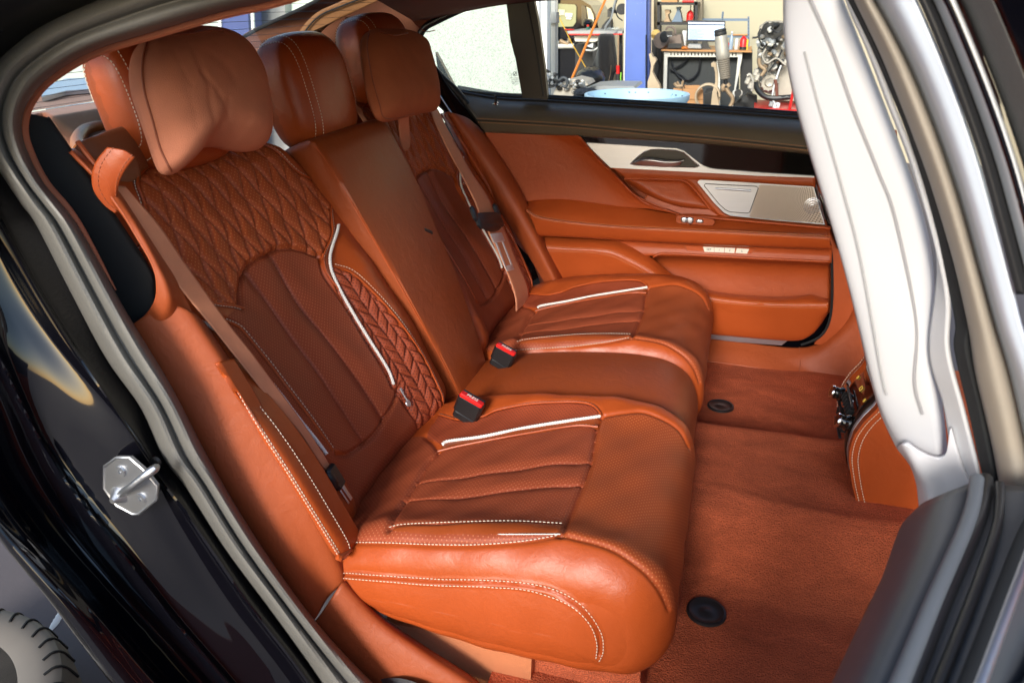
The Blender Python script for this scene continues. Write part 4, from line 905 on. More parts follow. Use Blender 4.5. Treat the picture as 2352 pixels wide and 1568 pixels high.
mesh('grip_dish', capmesh(YL(zz([(1080, 235), (1120, 200), (1200, 192), (1280, 202), (1320, 235), (1310, 252), (1200, 254)]), .6835), bulge=-.002), M_black, DOOR)
# little recess behind the armrest sweep
rp = YL(zz([(938, 372), (1100, 374), (1290, 382), (1335, 402), (1400, 470), (1478, 566), (1300, 552), (1200, 530), (1100, 485), (1010, 430)]), .697)
mesh('storage_recess', capmesh(rp, n=90, rings=24, bulge=-.030, p=7), leather('deep tan leather', TAN*.9, .45), DOOR)
dpart('mid_card', [YL(zz([(840, 292), (1200, 312), (1500, 328), (2135, 358)]), .694), YL(zz([(900, 330), (1200, 345), (1500, 360), (2135, 392)]), .691), YL(zz([(938, 371), (1110, 372), (1290, 380), (2135, 424)]), .695)], M_tan2, n=60)
dpart('mid_card', [YL(zz([(1270, 372), (1300, 382), (1338, 402), (1400, 470), (1478, 566), (1540, 612)]), .696), YL(zz([(1330, 372), (1360, 390), (1390, 420), (1440, 490), (1530, 585), (1590, 612)]), .690), YL(zz([(1404, 374), (1410, 396), (1450, 452), (1510, 530), (1570, 592), (1660, 615)]), .692)], M_tan2, n=60)
dpart('mid_card', [YL(zz([(1080, 470), (1200, 520), (1320, 550), (1490, 562)]), .698), YL(zz([(1060, 500), (1180, 560), (1300, 592), (1540, 612)]), .692)], M_tan2, n=40)
mesh('recess_rim', MB().tube(rs(YL(zz([(938, 370), (1100, 371), (1285, 378), (1335, 398), (1400, 466), (1480, 566)]), .695), 60), .0028, 8), M_tan2, DOOR)
dpart('card_infill', [YL(zz([(1260, 592), (1320, 588), (1420, 590), (1520, 600), (2230, 665)]), .690), YL(zz([(1280, 610), (1330, 605), (1420, 605), (1560, 618), (2230, 675)]), .678)], M_tan2, n=40)
# speaker grille plate with ashtray lid
sp = YL(zz([(1396, 392), (1404, 380), (1420, 376), (1700, 392), (2125, 420), (2195, 656), (1900, 632), (1650, 606), (1600, 600), (1560, 580), (1500, 520)]), .676)
m, nt_, b_ = newmat('perforated aluminium'); b_.inputs['Metallic'].default_value = 1; b_.inputs['Roughness'].default_value = .3
tc = N(nt_, 'ShaderNodeTexCoord'); 
cs = Yp(1782, 459, .676)
SPK = mesh('speaker_plate', MB().prism(sp, (0, .006, 0)), M_alu, DOOR, smooth=False, label='brushed speaker plate with spiral perforation')
mp = N(nt_, 'ShaderNodeMapping'); 
lo = [float(a-b) for a, b in zip(cs, WPOS[SPK.name])]
mp.inputs['Location'].default_value = (-lo[0], -lo[1], -lo[2]); nt_.links.new(tc.outputs['Object'], mp.inputs[0])
sx_ = N(nt_, 'ShaderNodeSeparateXYZ'); nt_.links.new(mp.outputs[0], sx_.inputs[0])
def mth(op, a, b=None, v=None):
    q = N(nt_, 'ShaderNodeMath', operation=op); nt_.links.new(a, q.inputs[0])
    if b is not None: nt_.links.new(b, q.inputs[1])
    if v is not None: q.inputs[1].default_value = v
    return q.outputs[0]
an = mth('ARCTAN2', sx_.outputs[2], sx_.outputs[0]); xx = mth('MULTIPLY', sx_.outputs[0], sx_.outputs[0]); z_ = mth('MULTIPLY', sx_.outputs[2], sx_.outputs[2]); rr_ = mth('SQRT', mth('ADD', xx, z_)); lg = mth('LOGARITHM', rr_, v=2.718)
sA = mth('SINE', mth('ADD', mth('MULTIPLY', an, v=64), mth('MULTIPLY', lg, v=48))); sB = mth('SINE', mth('SUBTRACT', mth('MULTIPLY', an, v=64), mth('MULTIPLY', lg, v=48)))
pr = mth('MULTIPLY', sA, sB); mr = N(nt_, 'ShaderNodeMapRange'); mr.inputs[1].default_value = .15; mr.inputs[2].default_value = .4; nt_.links.new(pr, mr.inputs[0])
mx = N(nt_, 'ShaderNodeMix', data_type='RGBA'); nt_.links.new(mr.outputs[0], mx.inputs[0]); mx.inputs[6].default_value = (.66, .62, .57, 1); mx.inputs[7].default_value = (.22, .20, .18, 1); nt_.links.new(mx.outputs[2], b_.inputs['Base Color'])
gp = YL(zz([(1782, 412), (1795, 405), (2120, 425), (2185, 648), (1900, 628), (1730, 612), (1722, 600)]), .6752)
gm = mesh('speaker_grille', MB().prism(gp, (0, .001, 0)), m, DOOR, smooth=False); mp.inputs['Location'].default_value = tuple(float(-(a-b)) for a, b in zip(cs, WPOS[gm.name]))
ct = Yp(1866, 473, .6745)
for r_ in (.004, .010, .016, .021): mesh('tweeter_ring', MB().tube([ct+[math.cos(a)*r_, 0, math.sin(a)*r_] for a in np.linspace(0, 2*math.pi, 40, endpoint=False)], .0009, 5, closed=True), M_alu, DOOR)
ash = YL(zz([(1438, 412), (1446, 402), (1560, 408), (1765, 418), (1776, 428), (1722, 578), (1708, 584), (1600, 576), (1570, 562), (1530, 525)]), .6740)
mesh('ashtray_lid', MB().prism(ash, (0, .004, 0)), M_alu, DOOR, smooth=False, label='polished ashtray lid with a finger slot'); mesh('lid_gap', MB().tube(np.vstack([ash, ash[:1]])+[0, .0012, 0], .0016, 5), M_bmat, DOOR)
mesh('finger_bar', MB().tube(YL(zz([(1508, 430), (1620, 437), (1732, 444)]), .6715), .0028, 8), M_alu, DOOR)
# switches
sw1 = YL(zz([(1262, 610), (1275, 598), (1370, 603), (1495, 625), (1505, 640), (1488, 662), (1280, 650), (1262, 640)]), .640)
mesh('switch_surround', MB().prism(sw1, (0, .004, 0)), leather('switch surround', TAN*.8, .4), DOOR, smooth=False)
for q in ([(1293, 612), (1326, 610), (1326, 645), (1296, 641)], [(1331, 610), (1368, 615), (1364, 650), (1331, 646)], [(1392, 624), (1430, 628), (1428, 646), (1388, 643)]):
    mesh('window_switch', capmesh(YL(zz(q), .6385), n=24, rings=6, bulge=.0035, p=4, depth=.004), M_alu, DOOR)
mp1 = YL(zz([(1305, 774), (1312, 768), (1760, 790), (1768, 798), (1722, 850), (1712, 855), (1350, 838), (1338, 830)]), .6975)
mesh('memory_panel', MB().prism(mp1, (0, .006, 0)), leather('memory panel', TAN*1.05, .42), DOOR, smooth=False); mesh('panel_gap', MB().tube(np.vstack([mp1, mp1[:1]]), .0010, 5), M_dthread, DOOR)
M_cream = mat('cream key', (.72, .70, .60), .35, var=.04)
def text(s, c, size, mat_, parent, xdir=(1, 0, 0), zdir=(0, 0, 1), name='printed_mark', ext=.0002):
    cu = bpy.data.curves.new('t', 'FONT'); cu.body = s; cu.size = size; cu.extrude = ext; cu.align_x = 'CENTER'; cu.align_y = 'CENTER'
    o = bpy.data.objects.new('t', cu); sc.collection.objects.link(o); dg = bpy.context.evaluated_depsgraph_get(); me = bpy.data.meshes.new_from_object(o.evaluated_get(dg)); bpy.data.objects.remove(o)
    V = np.array([v.co[:] for v in me.vertices]); F = [tuple(p.vertices) for p in me.polygons]; x = np.array(xdir, float); x /= np.linalg.norm(x); zz_ = np.array(zdir, float); zz_ -= x*(x@zz_); zz_ /= np.linalg.norm(zz_); n_ = np.cross(x, zz_)
    return link(name, np.array(c)+np.outer(V[:, 0], x)+np.outer(V[:, 1], zz_)+np.outer(V[:, 2], n_), F, mat_, parent, smooth=False)
dxd = Yp(1867, 515, .67)-Yp(1677, 495, .67)
for q, t in (([(1430, 796), (1499, 798), (1499, 829), (1440, 827)], 'SET'), ([(1501, 798), (1564, 801), (1562, 832), (1501, 829)], '1'), ([(1567, 801), (1632, 804), (1626, 835), (1565, 832)], '2'), ([(1642, 805), (1720, 810), (1706, 838), (1634, 834)], 'L')):
    P_ = YL(zz(q), .694); kb = mesh('memory_key', MB().prism(P_, (0, .005, 0)), M_cream, DOOR, smooth=False)
    text(t, P_.mean(0)-[0, .0008, 0], .0085, M_black, kb, xdir=dxd)
text('Bowers & Wilkins', Yp(1866, 508, .6745)+[-.006, 0, -.004], .0055, M_white, SPK, xdir=dxd)
# lock pin on the sill
c = Yp(1139, 240, .735); RMx = rotx(R(-40)); lk = mesh('lock_pin_base', MB().box(c, (.019, .016, .012), RMx, .004), M_chrome, DOOR); mesh('lock_pin', MB().tube([c, c+[0, -.002, .026]], .0036, 10), M_black, DOOR)
# window frame: sloping black divider, quarter pane, sliding pane, front edge
dv = YL([(1160, -20), (1168, 50), (1172, 90), (1180, 122), (1184, 135), (1200, 226), (1258, 230), (1250, 150), (1236, 50), (1222, -20)], .748)
mesh('window_divider', MB().prism(dv, (0, .02, 0)), M_black, DOOR, smooth=False)
mesh('divider_ridge', MB().tube(YL([(1205, -20), (1222, 60), (1236, 140), (1248, 222)], .747), .003, 6), M_black, DOOR)
m, nt_, b_ = newmat('wet frosted pane'); L = nt_.links; tc = N(nt_, 'ShaderNodeTexCoord'); vo = N(nt_, 'ShaderNodeTexNoise'); vo.inputs['Scale'].default_value = 210; vo.inputs['Detail'].default_value = 1; L.new(tc.outputs['Object'], vo.inputs['Vector'])
mr = N(nt_, 'ShaderNodeMapRange'); mr.inputs[1].default_value = .60; mr.inputs[2].default_value = .68; L.new(vo.outputs[0], mr.inputs[0])
gx = N(nt_, 'ShaderNodeTexNoise'); gx.inputs['Scale'].default_value = 2.5; L.new(tc.outputs['Object'], gx.inputs['Vector'])
c0 = N(nt_, 'ShaderNodeMix', data_type='RGBA'); L.new(gx.outputs[0], c0.inputs[0]); c0.inputs[6].default_value = (.66, .82, .66, 1); c0.inputs[7].default_value = (.80, .84, .82, 1)
mx = N(nt_, 'ShaderNodeMix', data_type='RGBA'); L.new(mr.outputs[0], mx.inputs[0]); L.new(c0.outputs[2], mx.inputs[6]); mx.inputs[7].default_value = (.24, .30, .25, 1)
tr = N(nt_, 'ShaderNodeBsdfTranslucent'); df = N(nt_, 'ShaderNodeBsdfDiffuse'); ms = N(nt_, 'ShaderNodeMixShader'); ms.inputs[0].default_value = .35; L.new(mx.outputs[2], tr.inputs[0]); L.new(mx.outputs[2], df.inputs[0]); L.new(tr.outputs[0], ms.inputs[1]); L.new(df.outputs[0], ms.inputs[2])
tp = N(nt_, 'ShaderNodeBsdfTransparent'); m3 = N(nt_, 'ShaderNodeMixShader'); mf = N(nt_, 'ShaderNodeMapRange'); mf.inputs[3].default_value = .25; mf.inputs[4].default_value = .42; L.new(mr.outputs[0], mf.inputs[0]); L.new(mf.outputs[0], m3.inputs[0]); L.new(tp.outputs[0], m3.inputs[1]); L.new(ms.outputs[0], m3.inputs[2]); L.new(m3.outputs[0], nt_.nodes['Material Output'].inputs[0])
M_frost = m
qp = YL([(1168, -25), (1159, 2), (1120, 8), (1087, 24), (1040, 38), (1001, 58), (982, 68), (973, 80), (970, 95), (978, 118), (990, 138), (1018, 171), (1053, 207), (1120, 212), (1205, 218), (1200, 120), (1185, 0)], .765)
QP = mesh('quarter_window', MB().prism(qp, (0, .004, 0)), M_frost, DOOR, smooth=False, label='speckled pale green quarter pane')
lg = Yp(1183, 170, .762); mesh('glass_emblem_ring', MB().tube([lg+[math.cos(a)*.0062, 0, math.sin(a)*.0062] for a in np.linspace(0, 6.283, 28, endpoint=False)], .0008, 5, closed=True), M_black, QP)
mesh('glass_emblem_quarters', MB().prism([lg+[0, 0, 0], lg+[.0045, 0, 0], lg+[.0032, 0, .0032], lg+[0, 0, .0045]], (0, .0005, 0)).prism([lg+[0, 0, 0], lg+[-.0045, 0, 0], lg+[-.0032, 0, -.0032], lg+[0, 0, -.0045]], (0, .0005, 0)), M_black, QP)
for k, t in enumerate(('BMW GERMANY', 'TEMPERED', '43R - 001018', 'M207 AS2')): text(t, lg-[0, 0, .012+.0055*k], .0048, M_black, QP)
qf = YL([(1000, 50), (975, 65), (962, 92), (972, 125), (1015, 178), (1052, 214), (1120, 306), (1150, 340)], .735)
mesh('quarter_window_frame', MB().tube(rs(np.vstack([YL([(1180, -20), (1120, 2), (1060, 22)], .74), qf]), 90), [.010]*60+list(np.linspace(.010, .016, 30)), 10), M_black, DOOR)
G = loft([YL([(1000, 175), (1040, 215), (1080, 262), (1125, 330), (1170, 420), (1230, 560), (1290, 650)], .735), YL([(992, 190), (1020, 225), (1060, 285), (1112, 345), (1165, 450), (1225, 580), (1285, 655)], .715)], n=60, m=8)
slab('door_gap_seal', G, M_black, thick=.01)
gl = YL([(1245, -25), (1900, -25), (1880, 275), (1262, 232)], .785); m, nt_, b_ = newmat('clear side glass'); b_.inputs['Base Color'].default_value = (.93, .97, .95, 1); b_.inputs['Roughness'].default_value = 0; b_.inputs['Transmission Weight'].default_value = 1; b_.inputs['IOR'].default_value = 1.02; M_glass = m
mesh('side_window', MB().prism(gl, (0, .003, 0)), m, DOOR, smooth=False, label='clear lowered-tint pane of the far door')
slab('outer_seat_bolster', loft([np.array([Bp(a, b, .0) for a, b in [(1015, 262), (1052, 335), (1083, 395), (1149, 507), (1193, 566), (1222, 600), (1246, 665)]]), np.array([Bp(a, b, .028) for a, b in [(1022, 262), (1070, 340), (1110, 405), (1165, 500), (1205, 560), (1235, 600), (1256, 665)]]), YL([(1032, 262), (1090, 345), (1130, 412), (1180, 495), (1220, 560), (1248, 600), (1268, 660)], .655), YL([(1050, 262), (1105, 345), (1150, 420), (1200, 500), (1240, 560), (1262, 600), (1285, 660)], .70)], n=60, m=30), M_tan)['label'] = 'narrow russet bolster at the outer edge of the far backrest'
mesh('outer_shell', MB().prism(YL([(1000, 120), (1060, 232), (1250, 246), (1890, 290), (2000, 620), (1990, 880), (1500, 880), (1200, 760), (1040, 420)], .80), (0, .02, 0)), M_paint, DOOR, smooth=False)
# ---- far-side body trims
G = loft([YL([(1010, 262), (1060, 340), (1120, 440), (1190, 550), (1245, 640), (1262, 668)], .63), YL([(1030, 258), (1078, 330), (1145, 435), (1205, 530), (1258, 620), (1275, 655)], .615), YL([(1050, 262), (1100, 330), (1165, 425), (1225, 530), (1270, 620), (1285, 650)], .625), YL([(1075, 272), (1125, 330), (1190, 430), (1240, 530), (1285, 625), (1298, 650)], .665), YL([(1098, 290), (1135, 335), (1198, 440), (1248, 545), (1292, 635), (1300, 655)], .695)], n=70, m=50)
slab('pillar_side_trim', G, M_trim, thick=.005)['label'] = 'smooth russet moulding between the far seat and door'
G = loft([YL([(985, 225), (1040, 275), (1090, 320), (1120, 350)], .700), YL([(985, 120), (1030, 200), (1085, 270), (1130, 340)], .72)], n=40, m=12)
slab('quarter_void_panel', G, M_paint, thick=.004); mesh('bright_trim_strip', MB().tube(rs(YL([(1002, 205), (1022, 238), (1045, 268), (1075, 290), (1098, 300)], .698), 40), .0018, 8), M_chrome, CAR)
G = loft([YL([(1606, 775), (1700, 785), (1838, 798), (1900, 772), (1945, 720), (1955, 640)], .735), YL([(1606, 800), (1700, 812), (1845, 830), (1925, 795), (1975, 735), (2000, 640)], .70), YL([(1606, 828), (1700, 840), (1838, 862), (1930, 885), (2040, 880), (2080, 700)], .67)], n=60, m=24)
slab('sill_trim', G, M_trim, thick=.006)['label'] = 'russet sill moulding below the far door'
mesh('seam_piping', MB().tube(rs(YL([(1836, 797), (1838, 830), (1836, 860)], [.735, .70, .668]), 20), .0012, 5), M_dthread, CAR)
mesh('sill_plate', MB().prism(YL([(1600, 762), (1700, 768), (1812, 780), (1795, 793), (1700, 786), (1600, 774)], .715), (0, .02, 0)), M_alu, CAR, smooth=False)
bp_ = YL([(1866, 300), (1880, 430), (1890, 520), (1908, 575), (1912, 690), (1905, 745), (1870, 790), (1990, 800), (2080, 700), (2060, 300)], .722)
mesh('pillar_lower_trim', MB().prism(bp_, (0, .01, 0)), M_tan2, CAR, smooth=False)['label'] = 'tan foot of the far centre pillar'
mesh('door_gap_shadow', MB().tube(rs(YL([(1869, 345), (1872, 420), (1893, 520), (1909, 580), (1911, 690), (1902, 745), (1880, 775), (1840, 792)], .716), 60), .004, 6), M_bmat, CAR)
mesh('gloss_pillar_insert', capmesh(YL([(1880, 440), (1888, 470), (1895, 500), (1912, 540), (1925, 575), (1918, 530), (1905, 480)], .700), n=40, rings=5, bulge=.004, depth=.004), M_piano, CAR)
mesh('gloss_pillar_edge', MB().tube(rs(YL([(1874, 425), (1884, 470), (1893, 505)], .700), 20), .003, 6), M_alu, CAR)

# ---- roof lining, rear pillar, rear window
G = loft([YL([(1190, -40), (1120, -12), (1050, 16), (990, 50), (960, 88), (985, 140)], .735), YL([(1160, -60), (1080, -30), (1000, -5), (930, 30), (900, 80), (900, 130)], .70), YL([(1100, -90), (960, -60), (860, -25), (790, 30), (760, 90), (760, 150)], .62), YL([(950, -110), (830, -60), (735, 2), (640, 45), (545, 92), (520, 150)], .52)], n=60, m=40)
RP = slab('rear_pillar_lining', G, M_head, thick=.006); RP['label'] = 'brown suede lining of the far rear pillar'
for P_, r_, m_ in (([(685, 130), (690, 95), (705, 65), (735, 35), (780, 15), (840, -8)], .0022, M_bmat),):
    mesh('sunblind_slot', MB().tube(rs(YL([(a, b) for a, b in P_], .50), 50), r_, 8), m_, RP)
G = loft([YL([(670, 150), (676, 95), (695, 60), (728, 28), (775, 6), (830, -20)], .505), YL([(716, 150), (722, 100), (740, 72), (775, 45), (830, 20), (900, -12)], .515)], n=40, m=8); sheet('sunblind_surround', G, leather('ochre leather', (.20, .09, .035), .5), RP, thick=.004)
mesh('window_edge', MB().tube(rs(YL([(540, 95), (600, 62), (680, 25), (740, -6), (790, -35)], .49), 40), .005, 8), M_bmat, RP)
mesh('lining_seam', MB().tube(rs(YL([(925, -10), (930, 20), (945, 45), (975, 72), (1000, 70)], .66), 30), .0015, 6), M_dthread, RP)
# the roof itself (above the frame, keeps the sky off the cabin)
rf = []
for x_ in (-.62, -.35, 0, .5, 1.0, 1.5, 1.9): 
    dz = -.14*max(0, (-x_-.1)/.5)**1.5
    rf.append([(x_, -.64, 1.115+dz), (x_, -.45, 1.175+dz), (x_, -.03, 1.20+dz), (x_, .40, 1.175+dz), (x_, .60, 1.135+dz), (x_, .74, 1.10+dz)])
rr = [np.array(r_) for r_ in rf[1:]]; G = loft(rr, n=40, m=50); RF = sheet('roof', G, M_head, CAR, thick=-.03, toward=np.array([.5, 0, 0])); RF.data.materials.append(M_paint)
mesh('roof_rail', MB().tube(np.array([(x_, -.70, 1.125-.20*max(0, (-x_-.05)/.5)**1.4) for x_ in np.linspace(-.30, 1.0, 30)]), .032, 12), M_paint, CAR)
for k, P_ in enumerate(([(470, -75), (250, -30), (60, 50), (-40, 130)], )):
    G = loft([YL([(640, -70), (420, -55), (270, -15), (100, 60), (-20, 150)], -.735), YL([(600, -100), (400, -85), (230, -45), (70, 20), (-60, 90)], -.775), YL([(560, -140), (330, -130), (150, -90), (0, -30), (-120, 40)], -.80), YL([(500, -200), (250, -190), (50, -140), (-120, -60), (-220, 20)], -.82)], n=60, m=24); slab('cant_rail', G, M_black, thick=.004)
# rear window pane
c0 = [(-.30, -.58, 1.10), (-.30, .50, 1.10), (-.95, .55, .86), (-.95, -.60, .86)]
mesh('rear_window', MB().prism(c0, (0, 0, .004)), M_glass, CAR, smooth=False, label='rear window with fine heater lines')
mb = MB()
for k in range(14):
    t = (k+.5)/14; mb.tube([np.array(c0[0])*(1-t)+np.array(c0[3])*t+[0, 0, .002], np.array(c0[1])*(1-t)+np.array(c0[2])*t+[0, 0, .002]], .0007, 4)
mesh('heater_lines', mb, M_black, CAR)
mesh('boot_lid', MB().box((-1.35, 0, .70), (.8, 1.5, .2), None, .05), M_paint, CAR)
sb = np.array([Zp(*q, .86) for q in ((95, 200), (150, 180), (260, 175), (420, 175), (620, 175), (640, 182), (640, 196), (420, 195), (250, 200), (150, 208), (95, 222))])
mesh('sunblind_housing', MB().prism(sb, (0, 0, -.012)), M_alu, CAR, smooth=False)
# front seat shell and dash block the light beyond the centre pillar
mb = MB().box((1.42, -.42, .55), (.18, .50, .9), roty(R(-14)), .05).box((1.42, .37, .55), (.18, .50, .9), roty(R(-14)), .05)
o = MB().box((1.45, -.42, .52), (.18, .50, .85), roty(R(-14)), .05); mesh('front_seat_back', o, M_tan, CAR); mesh('front_seat_back', MB().box((1.45, .37, .52), (.18, .50, .85), roty(R(-14)), .05), M_tan, CAR)
mesh('front_light_blocker', MB().box((1.62, 0, .30), (.05, 1.44, .62)), M_bmat, CAR)  # unseen panel added to stop light leaking in from the front
mesh('dashboard', MB().box((2.15, 0, .62), (.3, 1.40, .5), None, .08), M_bmat, CAR)
mesh('floor_pan', MB().box((.95, 0, -.03), (1.5, 1.36, .04)), M_bmat, CAR)

# ================================================================== CENTRE PILLAR AND THE OPEN NEAR DOOR
w = lambda L: [(1722.5+a*.476, b*.476) for a, b in L]
w2 = lambda L: [(1837+a*.2930, 804+b*.2930) for a, b in L]
Wl = w([(160, -60), (148, 0), (134, 100), (145, 250), (200, 450), (300, 800), (430, 1200)])+w2([(500, 0), (560, 250), (620, 600), (645, 650), (700, 710), (760, 770)])
Wl2 = w([(185, -60), (172, 0), (160, 100), (175, 250), (232, 450), (335, 800), (460, 1200)])+w2([(545, 0), (605, 250), (660, 560), (690, 610), (750, 680), (815, 740)])
Wm = w([(290, -60), (300, 0), (330, 100), (385, 250), (460, 450), (590, 800), (750, 1200)])+w2([(830, 0), (940, 300), (1010, 560), (1040, 690), (1060, 790), (1040, 860)])
Wr = w([(395, -60), (430, 0), (480, 150), (545, 320), (625, 520), (760, 880), (880, 1300)])+w2([(980, 0), (1060, 350), (1120, 600), (1142, 720), (1135, 800), (1110, 850)])
G = loft([YL(Wl, -.655), YL(Wl2, -.675), YL(Wm, -.690), YL(Wr, -.690), YL([(a+14, b-4) for a, b in Wr], -.665)], n=120, m=60)
WP = slab('centre_pillar_trim', smooth1(G, 31, 3), M_wtrim, thick=.006, toward=CAM); WP['label'] = 'white plastic trim of the near centre pillar, washed out by daylight'
mesh('trim_groove', MB().tube(rs(YL(w([(285, -20), (400, 250), (500, 530), (620, 830), (700, 1050), (800, 1540)])+w2([(900, 250), (960, 500)]), -.6915), 90), .0016, 6), mat('soft grey line', (.27, .265, .27), .5), WP)
for dx_ in (30,): mesh('trim_groove', MB().tube(rs(YL([(a+dx_, b) for a, b in w([(200, 250), (260, 480), (380, 900), (470, 1250)])+w2([(530, 150), (575, 350)])], -.683), 60), .0012, 6), mat('faint grey line', (.30, .30, .30), .5), WP)
# lower flare of the pillar trim
G = loft([YL(w2([(760, 770), (860, 900), (910, 1040), (925, 1150), (935, 1262)]), -.66), YL(w2([(820, 740), (940, 980), (985, 1080), (1000, 1160), (1010, 1235)]), -.70), YL(w2([(1110, 850), (1140, 980), (1160, 1060), (1170, 1120), (1190, 1200)]), -.705), YL(w2([(1180, 620), (1260, 880), (1320, 1000), (1370, 1060), (1430, 1100)]), -.712)], n=60, m=40)
slab('pillar_trim_foot', smooth1(G, 7, 1), mat('pale grey trim', (.60, .59, .60), .45, var=.03), thick=.006, toward=CAM)
G = loft([YL(w([(440, -60), (480, 60), (560, 240), (640, 450), (780, 820), (900, 1250)])+w2([(1010, 0), (1120, 420), (1190, 800), (1290, 1030)]), -.700), YL(w([(445, -60), (490, 60), (585, 280), (670, 500), (800, 850), (940, 1400)])+w2([(1150, 0), (1270, 480), (1370, 860), (1412, 1068)]), -.722)], n=90, m=10)
slab('pillar_seal_lip', G, M_wtrim, thick=.004, toward=CAM)
S1 = w([(440, -60), (470, 0), (560, 180), (650, 380), (770, 680), (870, 1000), (950, 1350), (990, 1568)])+w2([(1210, 0), (1330, 520), (1440, 1030)])
S2 = w([(475, -60), (512, 20), (620, 260), (720, 480), (840, 800), (930, 1080), (1000, 1350), (1050, 1568)])+w2([(1300, 0), (1420, 520), (1535, 1110)])
G = loft([YL(S1, -.722), YL(S2, -.735)], n=90, m=8); slab('pillar_gap', G, M_bmat, thick=.01, toward=CAM)
def wide(t): return None
S3 = w([(560, -60), (600, 0), (760, 300), (900, 640), (1010, 960), (1100, 1280), (1180, 1568)])+[(2318, 860), (2350, 1000), (2380, 1140)]
S2e = w([(475, -60), (512, 20), (640, 290), (780, 640), (880, 920), (980, 1260), (1050, 1568)])+[(2240, 860), (2275, 1010), (2300, 1140)]
S25 = [((a+c)/2, (b+d)/2) for (a, b), (c, d) in zip(S2e, S3)]
G = loft([YL(S2e, -.735), YL([(a*.8+c*.2, b*.8+d*.2) for (a, b), (c, d) in zip(S2e, S25)], -.752), YL(S25, -.768), YL([(a*.3+c*.7, b*.3+d*.7) for (a, b), (c, d) in zip(S25, S3)], -.766), YL(S3, -.750)], n=90, m=40)
slab('pillar_rubber_seal', G, mat('taupe rubber seal', (.27, .235, .19), .55, var=.1, vs=14), thick=.005, toward=CAM)['label'] = 'broad grey rubber seal of the near centre pillar'
S4 = w([(730, -60), (790, 0), (960, 400), (1080, 740), (1170, 1060), (1260, 1400), (1310, 1600)])+[(2390, 880), (2420, 1000), (2450, 1140)]
S3b = S3
G = loft([YL(S3b, -.752), YL([((a+c)/2-6, (b+d)/2) for (a, b), (c, d) in zip(S3b, S4)], -.79), YL(S4, -.80)], n=90, m=30)
DFR = slab('open_door_frame', G, mat('satin blue grey metal', (.62, .68, .76), .35, .3, var=.05), thick=.004, toward=CAM); DFR['label'] = 'window frame of the open near door'
def par(a, b, y0, y1, m, name, n=60):
    A = [(p+a, q) for p, q in w([(790, -60), (850, 30), (1010, 420), (1130, 760), (1220, 1080), (1310, 1420)])]; B = [(p+b, q) for p, q in w([(790, -60), (850, 30), (1010, 420), (1130, 760), (1220, 1080), (1310, 1420)])]
    G = loft([YL(A, y0), YL([((u[0]+v_[0])/2, (u[1]+v_[1])/2) for u, v_ in zip(A, B)], (y0+y1)/2-.004), YL(B, y1)], n=n, m=16); return sheet(name, G, m, DFR, thick=.004, toward=CAM)
par(-12, 22, -.805, -.80, M_black, 'frame_channel'); par(22, 62, -.80, -.82, mat('satin pale metal', (.62, .64, .66), .4, .2, var=.05), 'frame_flange'); par(62, 84, -.82, -.80, M_paint, 'frame_gap'); par(84, 160, -.81, -.86, M_rub, 'frame_outer_seal'); par(160, 420, -.86, -.90, M_paint, 'frame_outer_skin')
# open door body: belt edge with rubber lips, coming towards the camera
def ZL(P, z): return np.array([Zp(a, b, z) for a, b in P])
E_0 = [(2112, 1160), (2090, 1182), (2071, 1205), (2040, 1290), (1965, 1454), (1912, 1568), (1850, 1700)]
e1 = [(2150, 1140), (2135, 1175), (2118, 1220), (2080, 1310), (2005, 1470), (1950, 1590), (1890, 1720)]
e2 = [(2225, 1110), (2215, 1150), (2190, 1215), (2125, 1345), (2050, 1500), (2000, 1610), (1930, 1740)]
e3 = [(2262, 1100), (2255, 1150), (2235, 1215), (2165, 1375), (2085, 1568), (2040, 1660), (1990, 1750)]
e4 = [(2290, 1112), (2290, 1160), (2280, 1225), (2225, 1380), (2150, 1568), (2110, 1660), (2060, 1750)]
e5 = [(2400, 1120), (2380, 1180), (2352, 1240), (2300, 1375), (2227, 1568), (2190, 1660), (2150, 1750)]
e6 = [(2480, 1150), (2420, 1230), (2380, 1320), (2320, 1470), (2262, 1600), (2230, 1680), (2200, 1760)]
e7 = [(2600, 1200), (2520, 1300), (2440, 1420), (2380, 1560), (2330, 1650), (2300, 1720), (2260, 1790)]
base = ZL(E_0, .62); dX = (base[-1]-base[2]); dX[2] = 0; dX /= np.linalg.norm(dX)
X_ = lambda A: np.vstack([A, A[-1]+dX*.35, A[-1]+dX*.75])
base = X_(base); low = base.copy(); low[:, 2] = -.15; low[:, 0] += .02
G = loft([low, low+[0, 0, .5], base-[0, 0, .05], base-[0, 0, .012], base, X_(ZL(e1, .660)), X_(ZL(e2, .672)), X_(ZL(e3, .668)), X_(ZL(e4, .672)), X_(ZL(e5, .68)), X_(ZL(e6, .672)), X_(ZL(e7, .64)), X_(ZL(e7, .60)), X_(ZL(e7, .64))*[1, 1, 0]+[.02, 0, -.15]], n=80, m=150)
ODR = slab('open_rear_door', G, mat('dark grey door rubber', (.055, .06, .068), .42, var=.12, vs=10), thick=.002, toward=CAM); ODR['label'] = 'top of the open near door with soft grey belt edge'
sheet('door_card', loft([low-[.012, 0, 0], low+[-.02, 0, .25], low+[-.016, 0, .55], base-[.012, 0, .10]], n=50, m=16), M_tan2, ODR, thick=.004, toward=np.array([-.5, -1.0, .3]))
for e, z_, r_, m_ in ((e3, .671, .007, M_black), ([(a+6, b) for a, b in e4], .677, .004, M_black), (e5, .684, .006, M_bmat), ([(a+16, b+6) for a, b in e5], .685, .005, M_steel), ([(a-18, b) for a, b in e3], .676, .006, mat('grey lip', (.12, .13, .14), .5))):
    mesh('belt_lip', MB().tube(rs(ZL(e, z_), 60), r_, 10), m_, ODR)
